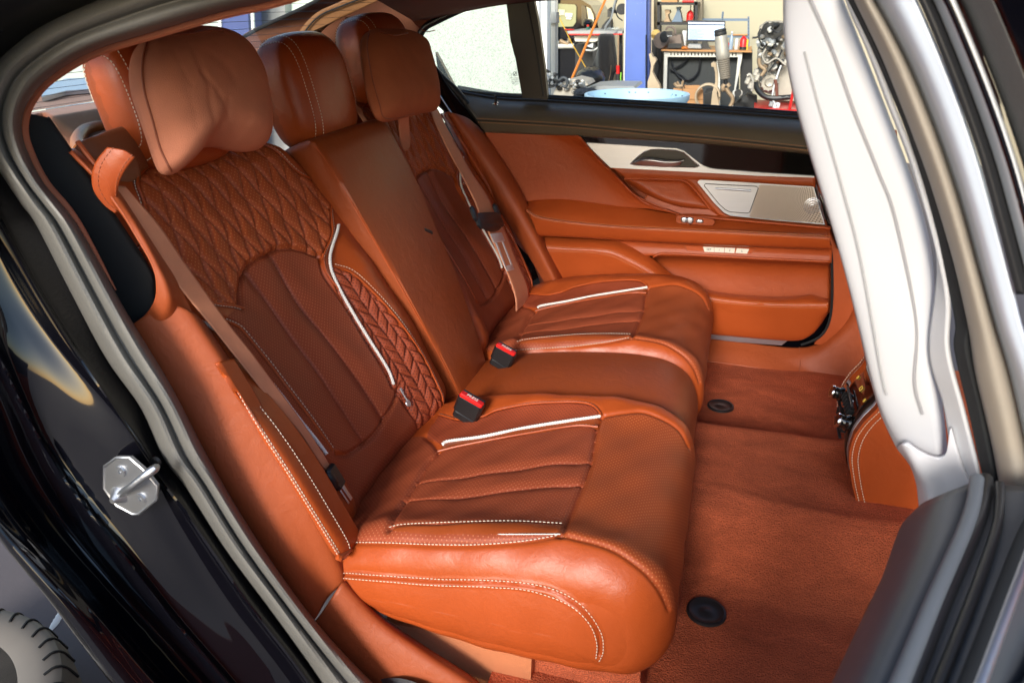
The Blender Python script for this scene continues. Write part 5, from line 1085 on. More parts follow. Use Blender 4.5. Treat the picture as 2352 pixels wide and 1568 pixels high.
# ================================================================== THE WORKSHOP BEHIND THE CAR
GZ = -.30
def g(zx, zy, y): return Yp(1205.8+zx*.2686, zy*.2686, y)
def gl_(L, y): return np.array([g(a, b, y) for a, b in L])
def gpr(mb, L, y, d, mi=0): return mb.prism(gl_(L, y), (0, d, 0), mi)
def rect(x0, y0, x1, y1): return [(x0, y0), (x1, y0), (x1, y1), (x0, y1)]
def gsz(px, y): return px*.2686*((np.array(g(1000, 300, y))-CAM)@FW)/FPX
def one(name, label, cat, mb, m, group=None, smooth=False, **k):
    o = mesh(name, mb, m, None, smooth=smooth, **k); return tag(o, label, cat, group)
def root(name, label, cat, at, group=None): return thing(name, label, cat, tuple(float(v) for v in at), group)
def down(P): p = np.array(P, float); return p
M_wall = mat('cream painted wall', (.45, .40, .28), .8, var=.05, vs=1.5, bump=.2, bs=40)
M_conc = mat('oily concrete', (.12, .105, .11), .8, var=.22, vs=2.2, bump=.3, bs=60)
M_blue = mat('blue enamel', (.085, .15, .46), .4, var=.22, vs=5, bump=.1, bs=30)
M_orange = mat('orange enamel', (.72, .20, .02), .4, var=.1)
M_yel = mat('yellow webbing', (.72, .40, .03), .6)
M_dk = mat('grimy black', (.018, .017, .016), .6, var=.4, vs=12)
M_cast = mat('cast aluminium', (.42, .38, .32), .5, .35, var=.35, vs=16, bump=.4, bs=60)
M_rust = mat('bronzed iron', (.36, .25, .15), .55, .3, var=.35, vs=14, bump=.4, bs=60)
M_card = mat('brown cardboard', (.48, .25, .11), .85, var=.1)
M_wood = mat('varnished board', (.55, .25, .08), .5, var=.2, vs=6, stretch=(1, 8, 8))
M_gry = mat('grey sheet metal', (.30, .31, .31), .45, .3, var=.15)
M_pale = mat('pale steel', (.62, .60, .54), .45, .2, var=.12)
M_lblue = mat('pale blue plastic', (.42, .62, .74), .5, var=.14, vs=9)
M_slate = mat('slate blue steel', (.12, .17, .24), .5, .2, var=.15)
M_green = mat('green plastic', (.02, .12, .08), .4)
M_wh = mat('white enamel', (.80, .80, .78), .5, var=.05)
# structure: the floor
fl = link('ground', [(-60, -60, GZ), (60, -60, GZ), (60, 60, GZ), (-60, 60, GZ)], [(0, 1, 2, 3)], M_conc, None, smooth=False); fl['kind'] = 'structure'
wy = 6.0
one('workshop_wall', 'cream painted wall at the back of the workshop', 'wall', MB().box((2.2, wy+.1, 1.6), (11, .2, 3.8)), M_wall)
# white door post, grey pole
one('door_post', 'white steel door post just right of the black window divider', 'post', gpr(MB(), rect(40, -60, 118, 1400), 2.9, .10), M_wh)
one('door_post', 'slimmer bright white jamb beside the grey pole', 'post', gpr(MB(), rect(122, -60, 188, 1400), 2.95, .08).prism(gl_(rect(112, -60, 122, 1400), 2.93), (0, .05, 0)), M_wh)
t = root('steel_pole', 'grey square steel pole with a bolted sleeve', 'pole', g(245, 900, 3.3))
mesh('shaft', gpr(MB(), rect(222, -60, 262, 1200), 3.3, .05), M_gry, t, smooth=False); mesh('edge_flange', gpr(MB(), rect(263, -60, 276, 1200), 3.32, .02), M_pale, t, smooth=False); mesh('sleeve', gpr(MB(), rect(200, 106, 268, 200), 3.26, .08), M_gry, t, smooth=False)
# black off-roader
yc = 5.2
t = root('parked_car', 'black boxy off-roader parked indoors behind the tool bench', 'car', g(420, 1200, yc))
body = [(150, -30), (290, -14), (430, -8), (480, 0), (560, 48), (600, 118), (628, 235), (650, 640), (650, 1150), (150, 1150)]
mesh('body', gpr(MB(), body, yc, .7), M_paint, t, smooth=False)
mesh('windscreen', gpr(MB(), [(284, 34), (425, 42), (440, 60), (436, 190), (410, 228), (286, 232)], yc-.02, .01), mat('olive glass', (.30, .31, .17), .15, var=.3, vs=3), t, smooth=False)
mesh('paper_sheet', gpr(MB(), [(286, 82), (340, 86), (338, 132), (286, 134)], yc-.03, .004), mat('cream paper', (.7, .64, .42), .8), t, smooth=False)
p_ = mesh('paper_sheet', gpr(MB(), [(345, 112), (405, 118), (402, 148), (343, 142)], yc-.035, .004), M_wh, t, smooth=False); mesh('paper_sheet', gpr(MB(), [(352, 152), (396, 155), (395, 168), (352, 166)], yc-.035, .004), M_wh, t, smooth=False)
M_win = mat('dark glass', (.05, .05, .04), .08)
mesh('side_window', gpr(MB(), [(482, 46), (512, 52), (528, 100), (526, 220), (484, 222)], yc-.02, .01), M_win, t, smooth=False)
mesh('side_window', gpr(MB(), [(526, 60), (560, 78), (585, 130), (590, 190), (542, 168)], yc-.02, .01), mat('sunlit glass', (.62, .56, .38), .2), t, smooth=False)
mesh('door_mirror', MB().blob(g(543, 198, yc-.1), (gsz(85, yc), .15, gsz(72, yc))), M_paint, t)
mesh('bumper_bar', MB().tube([g(190, 400, yc-.05), g(420, 395, yc-.05)], .02, 8), M_pale, t); mesh('grille_trim', MB().tube([g(300, 350, yc-.05), g(370, 385, yc-.05), g(380, 330, yc-.05)], .018, 8), M_rust, t)
for k in range(7): mesh('grille_slat', gpr(MB(), rect(280+k*16, 352, 290+k*16, 372), yc-.03, .02), M_pale if k % 2 else M_gry, t, smooth=False)
# leaning bars
one('orange_bar', 'long orange steel bar leaning across the dark car', 'bar', MB().tube([g(712, -60, 3.9), g(386, 712, 3.2)], gsz(11, 3.5), 12), M_orange, smooth=True)
one('yellow_strap', 'taut yellow strap slanting behind the orange bar', 'strap', MB().tube([g(278, 120, 4.3), g(400, 370, 4.2), g(535, 605, 4.1)], gsz(6, 4.2), 8, flat=.4), M_yel, smooth=True)
# tool bench
yb = 4.1
t = root('tool_bench', 'cluttered steel tool bench with a red edge in front of the black car', 'bench', g(600, 900, yb))
mesh('bench_top', gpr(MB(), [(360, 268), (560, 262), (830, 268), (832, 288), (560, 292), (368, 290)], yb, .5), M_gry, t, smooth=False); mesh('red_edge', gpr(MB(), [(372, 290), (560, 292), (832, 288), (830, 300), (560, 304), (380, 302)], yb-.01, .02), M_red, t, smooth=False)
mesh('drawer_unit', gpr(MB(), [(418, 312), (628, 305), (624, 345), (600, 360), (430, 356)], yb+.05, .3), M_pale, t, smooth=False); mesh('leg', gpr(MB(), rect(580, 360, 608, 1150), yb+.1, .06), M_dk, t, smooth=False); mesh('leg', gpr(MB(), rect(800, 300, 826, 1150), yb+.15, .06), M_dk, t, smooth=False)
one('red_clamp', 'red plastic clamp at the left end of the tool bench', 'clamp', MB().blob(g(385, 257, yb+.1), (gsz(88, yb), .04, gsz(14, yb))).blob(g(350, 256, yb+.1), (gsz(20, yb), .05, gsz(18, yb))), M_red, smooth=True)
t2 = root('squat_bottle', 'squat dark green bottle with a red cap on the tool bench', 'bottle', g(538, 262, yb+.2)); mesh('bottle_body', MB().lathe(g(538, 262, yb+.2), [(gsz(16, yb), 0), (gsz(17, yb), gsz(22, yb)), (gsz(9, yb), gsz(32, yb))], 16), M_green, t2); mesh('cap', MB().lathe(g(538, 232, yb+.2), [(gsz(10, yb), 0), (gsz(11, yb), gsz(18, yb)), (.0001, gsz(19, yb))], 14), M_red, t2)
for k in range(9):
    o = one('socket_bit', ['leftmost', 'second', 'third', 'fourth', 'middle', 'sixth', 'seventh', 'eighth', 'rightmost'][k]+' small chromed socket in the row on the tool bench', 'socket', MB().lathe(g(706+k*11, 262, yb+.15), [(gsz(3.6, yb), 0), (gsz(4.2, yb), gsz(12, yb)), (gsz(2.5, yb), gsz(20+(k % 3)*3, yb)), (.0001, gsz(21, yb))], 8), M_chrome, 'sockets on the tool bench', smooth=True)
one('pry_tool', 'grey wedge-shaped tool hood on the tool bench by the blue post', 'tool', gpr(MB(), [(650, 250), (665, 215), (690, 185), (712, 160), (730, 165), (736, 200), (735, 250)], yb+.3, .1), M_dk)
one('work_lamp', 'black inspection lamp hanging above the tool bench', 'lamp', gpr(MB(), [(706, 85), (722, 70), (740, 80), (736, 120), (722, 150), (704, 148)], 4.6, .08).tube([g(738, 88, 4.6), g(790, 108, 4.6)], .012, 8).tube([g(735, 78, 4.6), g(765, 100, 4.55)], .014, 8), M_black)
one('hanging_cable', 'long dark cable looping down from above to the bench', 'cable', MB().tube(rs(np.array([g(785, -30, 4.5), g(760, 60, 4.4), g(735, 160, 4.3), g(690, 230, 4.2), g(690, 290, 4.1), g(740, 305, 4.1), g(790, 270, 4.1)]), 60), .007, 6), M_gry, smooth=True)
one('hanging_cable', 'thin cable dropping beside the blue post', 'cable', MB().tube(rs(np.array([g(800, -30, 4.6), g(770, 60, 4.6), g(790, 140, 4.6), g(835, 180, 4.6)]), 40), .005, 6), M_black, smooth=True)
one('white_cord', 'loose white cord hooked under the tool bench', 'cord', MB().tube(rs(np.array([g(520, 430, 4.0), g(585, 430, 4.0), g(630, 400, 4.0), g(628, 365, 4.0)]), 30), .006, 6), M_wh, smooth=True)
one('paint_funnel', 'cream paper cone resting below the tool bench', 'cone', gpr(MB(), [(527, 396), (580, 370), (578, 412)], 3.95, .05), M_wh)
# black jacket
out = [(640, 296), (700, 292), (755, 300), (770, 380), (786, 500), (786, 600), (760, 640), (740, 700), (725, 745), (690, 735), (640, 700), (580, 650), (575, 580), (600, 480), (625, 380)]
mb = capmesh(gl_(out, 3.95), n=80, rings=20, bulge=.10, nrm=(0, -1, 0), depth=.02); V = np.vstack(mb.V); V[:, 1] -= .03*np.sin(V[:, 0]*60+V[:, 2]*5); mb.V = [V]
one('work_jacket', 'black cloth jacket hanging from the bench end', 'jacket', mb, mat('black cloth', (.012, .010, .009), .9, sheen=.1), smooth=True)
t = root('hydraulic_jack', 'brass and red jack post standing left of the blue column', 'jack', g(798, 900, 3.8))
mesh('rod', MB().tube([g(798, 302, 3.8), g(796, 562, 3.8)], gsz(9, 3.8), 14), M_rust, t); mesh('collar', MB().tube([g(796, 560, 3.8), g(796, 632, 3.8)], gsz(17, 3.8), 16), M_red, t); mesh('cylinder', MB().tube([g(796, 632, 3.8), g(794, 1100, 3.8)], gsz(22, 3.8), 16), M_dk, t)
one('tan_strap', 'tan leather strap end hanging under the jacket', 'strap', MB().tube([g(738, 560, 3.8), g(730, 640, 3.8), g(708, 720, 3.8)], gsz(8, 3.8), 8, flat=.3), M_rust, smooth=True)
one('green_wire', 'thin lime green wire beside the jack post', 'wire', MB().tube([g(822, 620, 3.75), g(818, 660, 3.75), g(822, 730, 3.75), g(818, 800, 3.75)], .004, 5), mat('lime plastic', (.3, .8, .05), .4), smooth=True)
# blue lift column
yp = 3.6
t = root('lift_column', 'tall blue two-post lift column, brightest thing at the back', 'lift', g(940, 1200, yp))
mesh('column_face', gpr(MB(), [(862, -60), (1018, -60), (1012, 1300), (838, 1300)], yp, .22), M_blue, t, smooth=False)
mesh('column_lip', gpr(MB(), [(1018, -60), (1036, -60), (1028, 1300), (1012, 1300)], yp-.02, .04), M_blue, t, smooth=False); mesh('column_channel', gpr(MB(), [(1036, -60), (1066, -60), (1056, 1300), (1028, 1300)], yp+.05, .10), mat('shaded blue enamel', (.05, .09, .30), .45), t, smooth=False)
mesh('edge_strip', gpr(MB(), [(856, -60), (864, -60), (842, 1300), (832, 1300)], yp-.01, .02), M_pale, t, smooth=False); mesh('safety_slot', gpr(MB(), rect(1030, 300, 1040, 760), yp-.025, .01), M_bmat, t, smooth=False)
mesh('hose_reel', MB().lathe(g(838, 80, yp+.4), [(.0001, 0), (.035, 0), (.035, .06), (.0001, .06)], 24, (0, -1, 0)), M_dk, t)
one('wall_column', 'narrow weathered column right of the black shelves', 'column', gpr(MB(), rect(1462, -60, 1512, 1200), 5.5, .3), mat('weathered plaster', (.30, .25, .18), .9, var=.3, vs=6))
one('wall_column', 'narrow cream column between lift and shelves', 'column', gpr(MB(), rect(1066, -60, 1102, 1200), 5.4, .3), mat('dusty plaster', (.46, .38, .26), .9, var=.3, vs=6))
# shelves
ys_ = 5.1
t = root('storage_shelf', 'black steel shelves holding jack stands and bottles', 'shelf', g(1300, 1100, ys_))
for x0 in (1130, 1452): mesh('upright', gpr(MB(), rect(x0, 15, x0+24, 1200), ys_, .05), M_dk, t, smooth=False)
for x0 in (1150, 1440): mesh('upright', gpr(MB(), rect(x0, 15, x0+14, 1200), ys_+.4, .05), M_dk, t, smooth=False)
for y0 in (22, 192): mesh('shelf_board', gpr(MB(), rect(1130, y0, 1474, y0+24), ys_, .45), M_dk, t, smooth=False)
sh = [('jack_stand', 'red-brown jack stand on the shelf', [(1195, 85), (1235, 88), (1240, 110), (1222, 130), (1230, 160), (1248, 195), (1180, 195), (1205, 150), (1198, 120)], M_rust), ('jack_stand', 'dark blue jack stand in the middle of the shelf', [(1290, 62), (1330, 60), (1322, 90), (1330, 110), (1345, 195), (1252, 195), (1285, 130), (1300, 90)], M_slate)]
for nme, lb, P_, m_ in sh: one(nme, lb, 'jack stand', gpr(MB(), P_, ys_+.1, .12), m_, 'jack stands on the shelf')
cb = g(1407, 192, ys_+.15); s_ = gsz(1, ys_)
t2 = root('spray_bottle', 'red bottle with a thin dark spout on the shelf', 'bottle', cb); mesh('bottle_body', MB().lathe(cb, [(28*s_, 0), (30*s_, 50*s_), (26*s_, 76*s_), (10*s_, 92*s_)], 18), M_red, t2); mesh('spout', MB().tube([cb+[0, 0, 88*s_], cb+[0, 0, 145*s_]], 4*s_, 8), M_dk, t2)
one('spray_can', 'red can lying on the top board of the shelf', 'can', MB().tube([g(1345, 13, ys_), g(1445, 13, ys_)], 11*s_, 12), M_red, smooth=True); one('carton', 'orange-brown carton on the top board of the shelf', 'box', gpr(MB(), rect(1165, -30, 1300, 20), ys_+.05, .2), M_card)
# desk
yd = 4.2; s4 = gsz(1, yd)
t = root('work_desk', 'desk with an orange-brown top and a perforated pale rail', 'desk', g(1520, 1100, yd))
mesh('desk_top', gpr(MB(), [(1165, 426), (1885, 438), (1940, 440), (1940, 450), (1885, 449), (1165, 437)], yd-.04, .6), M_wood, t, smooth=False)
mb = MB(); zy0, zy1 = 446, 492
mesh('front_rail', gpr(MB(), [(1190, 440), (1858, 450), (1856, 490), (1190, 488)], yd, .02), M_pale, t, smooth=False)
for k in range(20): mesh('rail_slot', gpr(MB(), rect(1244+k*29.2, 450+k*.25, 1254+k*29.2, 474+k*.25), yd-.004, .003), M_bmat, t, smooth=False)
mesh('leg', gpr(MB(), [(1190, 488), (1218, 488), (1202, 1100), (1172, 1100)], yd, .05), M_pale, t, smooth=False); mesh('leg', gpr(MB(), [(1822, 490), (1858, 490), (1800, 780), (1760, 1100), (1735, 1100), (1790, 760)], yd, .05), M_pale, t, smooth=False); mesh('brace', gpr(MB(), [(1640, 490), (1668, 490), (1668, 1000), (1640, 1000)], yd+.05, .03), M_pale, t, smooth=False)
mesh('back_panel', gpr(MB(), rect(1215, 488, 1830, 1150), yd+.10, .03), mat('dark slatted panel', (.020, .024, .026), .6, var=.5, vs=9, stretch=(12, 1, 1)), t, smooth=False)
mesh('side_cabinet', gpr(MB(), rect(1840, 450, 1945, 1100), yd+.1, .4), M_dk, t, smooth=False)
for k, P_ in enumerate(([(1240, 600), (1330, 560), (1400, 500)], [(1245, 595), (1330, 640), (1400, 685), (1480, 620), (1500, 500)], [(1250, 530), (1300, 640), (1360, 690)])): one('loose_cable', ('short black cable rising to the desk rail', 'black cable sagging in a deep loop under the desk', 'black cable hanging at the left end under the desk')[k], 'cable', MB().tube(rs(gl_(P_, yd+.06), 40), .008, 6), M_black, smooth=True)
# fan
t = root('blower_fan', 'dusty taupe blower fan with a carrying handle on the desk', 'fan', g(1250, 428, yd))
M_fan = mat('taupe plastic', (.19, .14, .11), .6, var=.2)
mb = MB(); c = g(1235, 345, yd+.1); mb.lathe(c+[0, .12, 0], [(.0001, 0), (62*s4, 0), (70*s4, .03), (70*s4, .17), (62*s4, .20), (.0001, .20)], 32, (-.3, -1, 0)); gpr(mb, [(1180, 400), (1200, 340), (1300, 300), (1330, 300), (1345, 405), (1335, 418), (1210, 418)], yd+.05, .2)
mesh('housing', mb, M_fan, t, smooth=True); mesh('intake_grille', MB().lathe(g(1190, 318, yd-.06), [(.0001, 0), (24*s4, .004), (46*s4, 0)], 24, (-.6, -1, 0)), M_black, t); mesh('carry_handle', MB().tube(rs(gl_([(1205, 262), (1215, 240), (1240, 232), (1275, 245), (1290, 290)], yd+.02), 30), 8*s4, 10), M_fan, t)
mesh('outlet_grille', gpr(MB(), rect(1222, 374, 1338, 412), yd-.01, .02), M_black, t, smooth=False)
lb = mesh('logo_plate', gpr(MB(), rect(1212, 270, 1258, 316), yd-.085, .01), M_black, t, smooth=False); text('Lasko', g(1237, 308, yd-.09), 17*s4, M_wh, lb)
one('parcel', 'creased yellow plastic parcel behind the blower fan', 'parcel', MB().box(g(1120, 296, yd+.3), (105*s4, .1, 80*s4), None, .03), mat('yellow parcel wrap', (.62, .40, .12), .4, var=.2, vs=20, bump=.6, bs=30))
# monitor
t = root('computer_monitor', 'flat computer monitor showing a pale blue page', 'monitor', g(1540, 428, yd+.1))
mesh('bezel', gpr(MB(), [(1386, 174), (1713, 182), (1708, 362), (1383, 358)], yd+.1, .04), M_black, t, smooth=False)
SCR = mesh('screen', gpr(MB(), [(1398, 186), (1704, 192), (1700, 350), (1395, 346)], yd+.094, .004), mat('lit screen', (.30, .38, .48), .3, var=.02, emis=(.38, .50, .66, .55)), t, smooth=False)
M_sd = mat('dark screen band', (.02, .03, .06), .4, emis=(.05, .09, .2, .3)); M_sl = mat('pale screen band', (.5, .55, .6), .4, emis=(.75, .85, 1.0, .8)); M_st = mat('screen text', (.1, .12, .2), .4, emis=(.1, .13, .2, .3))
for y0, y1, m_, x0, x1 in ((186, 193, M_sd, 1398, 1702), (193, 204, M_sl, 1398, 1702), (204, 218, M_sd, 1398, 1702), (222, 228, M_sl, 1398, 1702), (232, 244, M_sl, 1398, 1640), (340, 346, M_sd, 1396, 1700)): mesh('screen_band', gpr(MB(), [(x0, y0), (x1, y0+4), (x1, y1+4), (x0, y1)], yd+.091, .002), m_, SCR, smooth=False)
for k in range(13):
    L_ = [130, 150, 90, 170, 60, 160, 110, 150, 80, 120, 100, 140, 60][k]; mesh('text_line', gpr(MB(), [(1404, 250+k*7), (1404+L_*1.2, 252+k*7), (1404+L_*1.2, 254+k*7), (1404, 252+k*7)], yd+.091, .002), M_st, SCR, smooth=False)
mesh('stand', gpr(MB(), [(1515, 360), (1560, 360), (1575, 405), (1600, 425), (1500, 425), (1510, 400)], yd+.1, .06), M_black, t, smooth=False)
one('keyboard_stack', 'dark grey keyboard box in front of the monitor', 'keyboard', gpr(MB(), [(1400, 380), (1500, 384), (1508, 416), (1390, 412)], yd, .15), M_gry); one('orange_rag', 'crumpled orange rag at the edge of the desk', 'rag', MB().blob(g(1365, 412, yd-.02), (58*s4, .08, 26*s4), jit=.5), M_orange, smooth=True)
one('plastic_jar', 'tall white jar between the fan and the monitor', 'jar', MB().lathe(g(1358, 392, yd+.25), [(20*s4, 0), (21*s4, 100*s4), (22*s4, 104*s4), (22*s4, 122*s4), (.0001, 123*s4)], 18), M_wh, smooth=True)
def bottle(nm, lb, cx, base, prof, ms, caps=None):
    c = g(cx, base, yd+.1); t = root(nm, lb, nm.split('_')[-1], c); mesh('vessel', MB().lathe(c, [(a*s4, b*s4) for a, b in prof], 18), ms, t)
    if caps: mesh('cap', MB().lathe(c+[0, 0, caps[0]*s4], [(caps[1]*s4, 0), (caps[1]*s4, caps[2]*s4), (.0001, caps[2]*s4)], 14), caps[3], t)
bottle('water_bottle', 'clear blue-grey bottle right of the strut top', 1756, 432, [(18, 0), (18, 70), (14, 100), (6, 120), (6, 135)], mat('blue grey plastic', (.25, .33, .42), .25), (135, 7, 12, M_wh))
bottle('drink_can', 'slim white and silver drink can on the desk', 1803, 436, [(15, 0), (18, 6), (18, 88), (14, 96), (.01, 96)], M_pale); bottle('spray_bottle', 'red bottle with black base at the right end of the desk', 1860, 436, [(28, 0), (28, 90), (20, 104), (12, 108)], M_red, (104, 14, 12, M_red))
bottle('marker_pot', 'small yellow pot behind the red bottle', 1893, 436, [(10, 0), (10, 90), (.01, 90)], mat('yellow paint', (.75, .5, .04), .5)); bottle('drink_can', 'small red can left of the slim white can', 1742, 432, [(10, 0), (10, 60), (.01, 60)], M_red)
one('cap_base', 'black plastic foot ring around the red bottle', 'ring', MB().lathe(g(1862, 437, yd+.1), [(30*s4, 0), (30*s4, 34*s4), (28.5*s4, 34*s4)], 18), M_black, smooth=True)
# wall rack
t = root('wall_rack', 'slate blue slotted steel rack frame on the cream wall', 'rack', g(1760, 600, 5.6))
mesh('rail', gpr(MB(), rect(1495, 160, 1918, 182), 5.6, .03), M_slate, t, smooth=False); mesh('rail', gpr(MB(), rect(1700, 305, 1915, 325), 5.6, .03), M_slate, t, smooth=False); mesh('upright', gpr(MB(), rect(1903, 143, 1920, 1000), 5.58, .03), M_slate, t, smooth=False); mesh('upright', gpr(MB(), [(1684, 102), (1702, 102), (1692, 190), (1676, 190)], 5.58, .03), M_slate, t, smooth=False)
mesh('wood_strip', gpr(MB(), rect(1765, 295, 1905, 304), 5.58, .03), M_wood, t, smooth=False)
for k in range(8): mesh('rack_slot', gpr(MB(), rect(1909, 155+k*28, 1914, 165+k*28), 5.575, .003), M_bmat, t, smooth=False)
for k in range(4): mesh('rack_slot', gpr(MB(), rect(1691-k*2, 110+k*18, 1696-k*2, 120+k*18), 5.575, .003), M_bmat, t, smooth=False)
# air strut
yt = 3.2; s3 = gsz(1, yt)
t = root('air_strut', 'dirty air suspension strut with ribbed bellows standing in front of the desk', 'strut', g(1730, 1100, yt))
a, b = g(1668, 250, yt), g(1716, 700, yt); ax = (b-a)/np.linalg.norm(b-a); Ls = np.linalg.norm(b-a)
pf = [(.0001, 0), (40, 0), (48, 6), (50, 14), (46, 22), (50, 30), (50, 42), (47, 52)]; mesh('top_mount', MB().lathe(a, [(r*s3, h*s3) for r, h in pf], 28, ax), M_dk, t)
mesh('air_can', MB().lathe(a, [(r*s3, h*s3) for r, h in ((46, 50), (50, 62), (52, 72), (51, 100), (54, 130), (54, 190), (56, 225), (52, 232))], 28, ax), M_cast, t)
mesh('bellows', MB().lathe(a, [((52-k*.55+(3 if k % 2 else -3))*s3, (230+k*8.4)*s3) for k in range(21)], 28, ax), mat('dusty rubber', (.20, .17, .13), .7), t)
mesh('damper_rod', MB().lathe(a, [(18*s3, 395*s3), (18*s3, 430*s3), (22*s3, 432*s3), (22*s3, 470*s3), (.001, 471*s3)], 18, ax), M_black, t); mesh('mount_stud', MB().tube([a-ax*8*s3, a+ax*2*s3], 6*s3, 8).tube([a-ax*6*s3+[.02, 0, 0], a+[.02, 0, 0]], 4*s3, 8), M_pale, t)
mesh('lower_fork', MB().tube(rs(gl_([(1690, 760), (1700, 735), (1730, 728), (1745, 745)], yt), 20), [22*s3]*20, 10).tube(rs(gl_([(1712, 745), (1740, 790), (1772, 830), (1775, 870), (1750, 920), (1730, 1000), (1730, 1100)], yt), 40), 17*s3, 10).blob(g(1695, 768, yt), (40*s3, .06, 34*s3)), M_rust, t)
M_arm = mat('beige cast arm', (.46, .35, .23), .55, .2, var=.25, vs=14)
one('control_arm', 'beige suspension arm standing left of the air strut', 'suspension arm', gpr(MB(), [(1592, 545), (1610, 534), (1632, 540), (1640, 575), (1650, 640), (1648, 720), (1640, 800), (1660, 900), (1680, 1100), (1600, 1100), (1590, 900), (1602, 790), (1628, 700), (1626, 620), (1615, 575), (1594, 570)], 3.3, .07), M_arm, 'loose suspension arms')
one('control_arm', 'beige suspension arm leaning right of the blue column', 'suspension arm', gpr(MB(), [(1060, 465), (1078, 456), (1090, 490), (1112, 498), (1122, 520), (1100, 560), (1090, 620), (1120, 680), (1150, 730), (1165, 800), (1200, 1100), (1050, 1100), (1048, 700), (1068, 640), (1078, 560)], 3.3, .07), M_arm, 'loose suspension arms')
one('pulley_puller', 'small steel claw puller lying above the cardboard box', 'tool', MB().tube(gl_([(1275, 712), (1300, 740), (1350, 735)], 3.5), .010, 6).tube(gl_([(1300, 700), (1320, 735)], 3.5), .008, 6).tube(gl_([(1352, 690), (1340, 740), (1310, 750)], 3.5), .008, 6), M_rust, smooth=True)
# cardboard box
t = root('cardboard_box', 'open brown cardboard box below the desk', 'box', g(1430, 1000, 3.4))
mesh('carton_body', gpr(MB(), [(1345, 760), (1522, 768), (1522, 1100), (1345, 1100)], 3.4, .02).prism(gl_([(1345, 760), (1345, 1100), (1345, 1100), (1345, 760)], 3.4)+np.array([[0, 0, 0], [0, 0, 0], [.0, .25, 0], [0, .25, 0]]), (.004, 0, 0)), M_card, t, smooth=False)
mesh('flap', gpr(MB(), [(1360, 732), (1492, 730), (1522, 768), (1345, 760)], 3.55, .004), M_card, t, smooth=False); mesh('flap', gpr(MB(), [(1270, 755), (1345, 762), (1345, 780), (1262, 790)], 3.42, .004), M_card, t, smooth=False); mesh('tape_fold', gpr(MB(), rect(1347, 848, 1521, 856), 3.395, .003), mat('worn cardboard', (.30, .15, .06), .9), t, smooth=False)
# engine on the right
ye = 3.1; se = gsz(1, ye)
t = root('engine', 'bare car engine with hoses and wiring on a red stand', 'engine', g(2100, 1100, ye))
def E(name, L_, y, d, m): return mesh(name, gpr(MB(), L_, y, d), m, t, smooth=False)
E('engine_block', [(2010, 240), (2070, 195), (2200, 190), (2330, 230), (2400, 500), (2400, 850), (2240, 860), (2010, 780), (1985, 560)], ye+.12, .35, M_cast)
E('rocker_cover', [(2040, 220), (2120, 195), (2250, 200), (2270, 330), (2100, 360), (2010, 330)], ye+.04, .2, M_dk)
mesh('timing_cover', MB().lathe(g(2090, 705, ye+.06), [(.0001, .03), (30*se, .035), (40*se, .02), (64*se, .02), (78*se, .0), (78*se, -.05)], 26, (0, -1, 0)), M_cast, t)
for k in range(12): a_ = k*math.pi/6; mesh('cover_bolt', MB().blob(g(2090, 705, ye+.035)+np.array([math.cos(a_), 0, math.sin(a_)])*70*se, (12*se, .02, 12*se)), M_pale, t)
r2_ = np.random.default_rng(3)
for k in range(46):
    cx, cy = r2_.uniform(2000, 2260), r2_.uniform(215, 640); m_ = [M_cast, M_pale, M_dk, M_rust, M_cast, M_gry][k % 6]
    mb = MB(); 
    if k % 3 == 0: mb.blob(g(cx, cy, ye+.03), (r2_.uniform(25, 60)*se, .08, r2_.uniform(20, 50)*se), jit=.25)
    elif k % 3 == 1: mb.box(g(cx, cy, ye+.03), (r2_.uniform(20, 55)*se, .07, r2_.uniform(15, 45)*se), roty(r2_.uniform(-1, 1)), .006)
    else: mb.lathe(g(cx, cy, ye+.02), [(.0001, .03), (14*se, .03), (20*se, .015), (22*se, -.03)], 14, (r2_.uniform(-.5, .5), -1, r2_.uniform(-.5, .5)))
    mesh('engine_fitting', mb, m_, t, smooth=k % 3 != 1)
hs = [([(1945, 325), (1985, 320), (2010, 290), (2050, 215), (2085, 195)], 8, M_dk), ([(2015, 245), (1995, 300), (2020, 370), (2060, 400)], 6, M_black), ([(1975, 700), (1985, 760), (2040, 820), (2120, 840), (2290, 830)], 22, M_black), ([(2190, 560), (2160, 640), (2130, 740), (2115, 840), (2140, 890)], 7, M_wh), ([(2170, 600), (2150, 700), (2130, 860)], 5, M_pale), ([(2060, 420), (2030, 480), (2070, 540), (2150, 500), (2230, 560)], 9, M_cast), ([(2000, 500), (2010, 560), (2050, 600), (2020, 650)], 16, M_rust), ([(2140, 680), (2150, 760), (2155, 850)], 14, mat('red brown rubber', (.16, .05, .03), .6)), ([(2200, 430), (2150, 520), (2080, 620)], 7, M_dk), ([(1900, 650), (1925, 640), (1950, 700), (1940, 780)], 12, M_cast), ([(2100, 240), (2160, 280), (2200, 250)], 6, M_black)]
for P_, r_, m_ in hs: mesh('hose', MB().tube(rs(gl_(P_, ye-.02), 40), r_*se, 9), m_, t)
for q in ((2105, 890), (2140, 905), (2160, 900)): mesh('connector', MB().box(g(*q, ye-.04), (34*se, .03, 40*se), roty(.2), .003), M_wh if q[0] > 2110 else M_gry, t, smooth=False)
for q in ((1905, 690), (1930, 730), (1985, 660), (1975, 620)): mesh('bracket', MB().box(g(*q, ye), (40*se, .05, 60*se), roty(.3), .006), M_cast, t, smooth=False)
for q in ((2020, 590), (1820, 800), (1880, 850)): mesh('pipe_flange', MB().lathe(g(*q, ye-.02), [(10*se, 0), (26*se, 0), (28*se, -.04)], 16, (0, -1, 0)), M_dk, t)
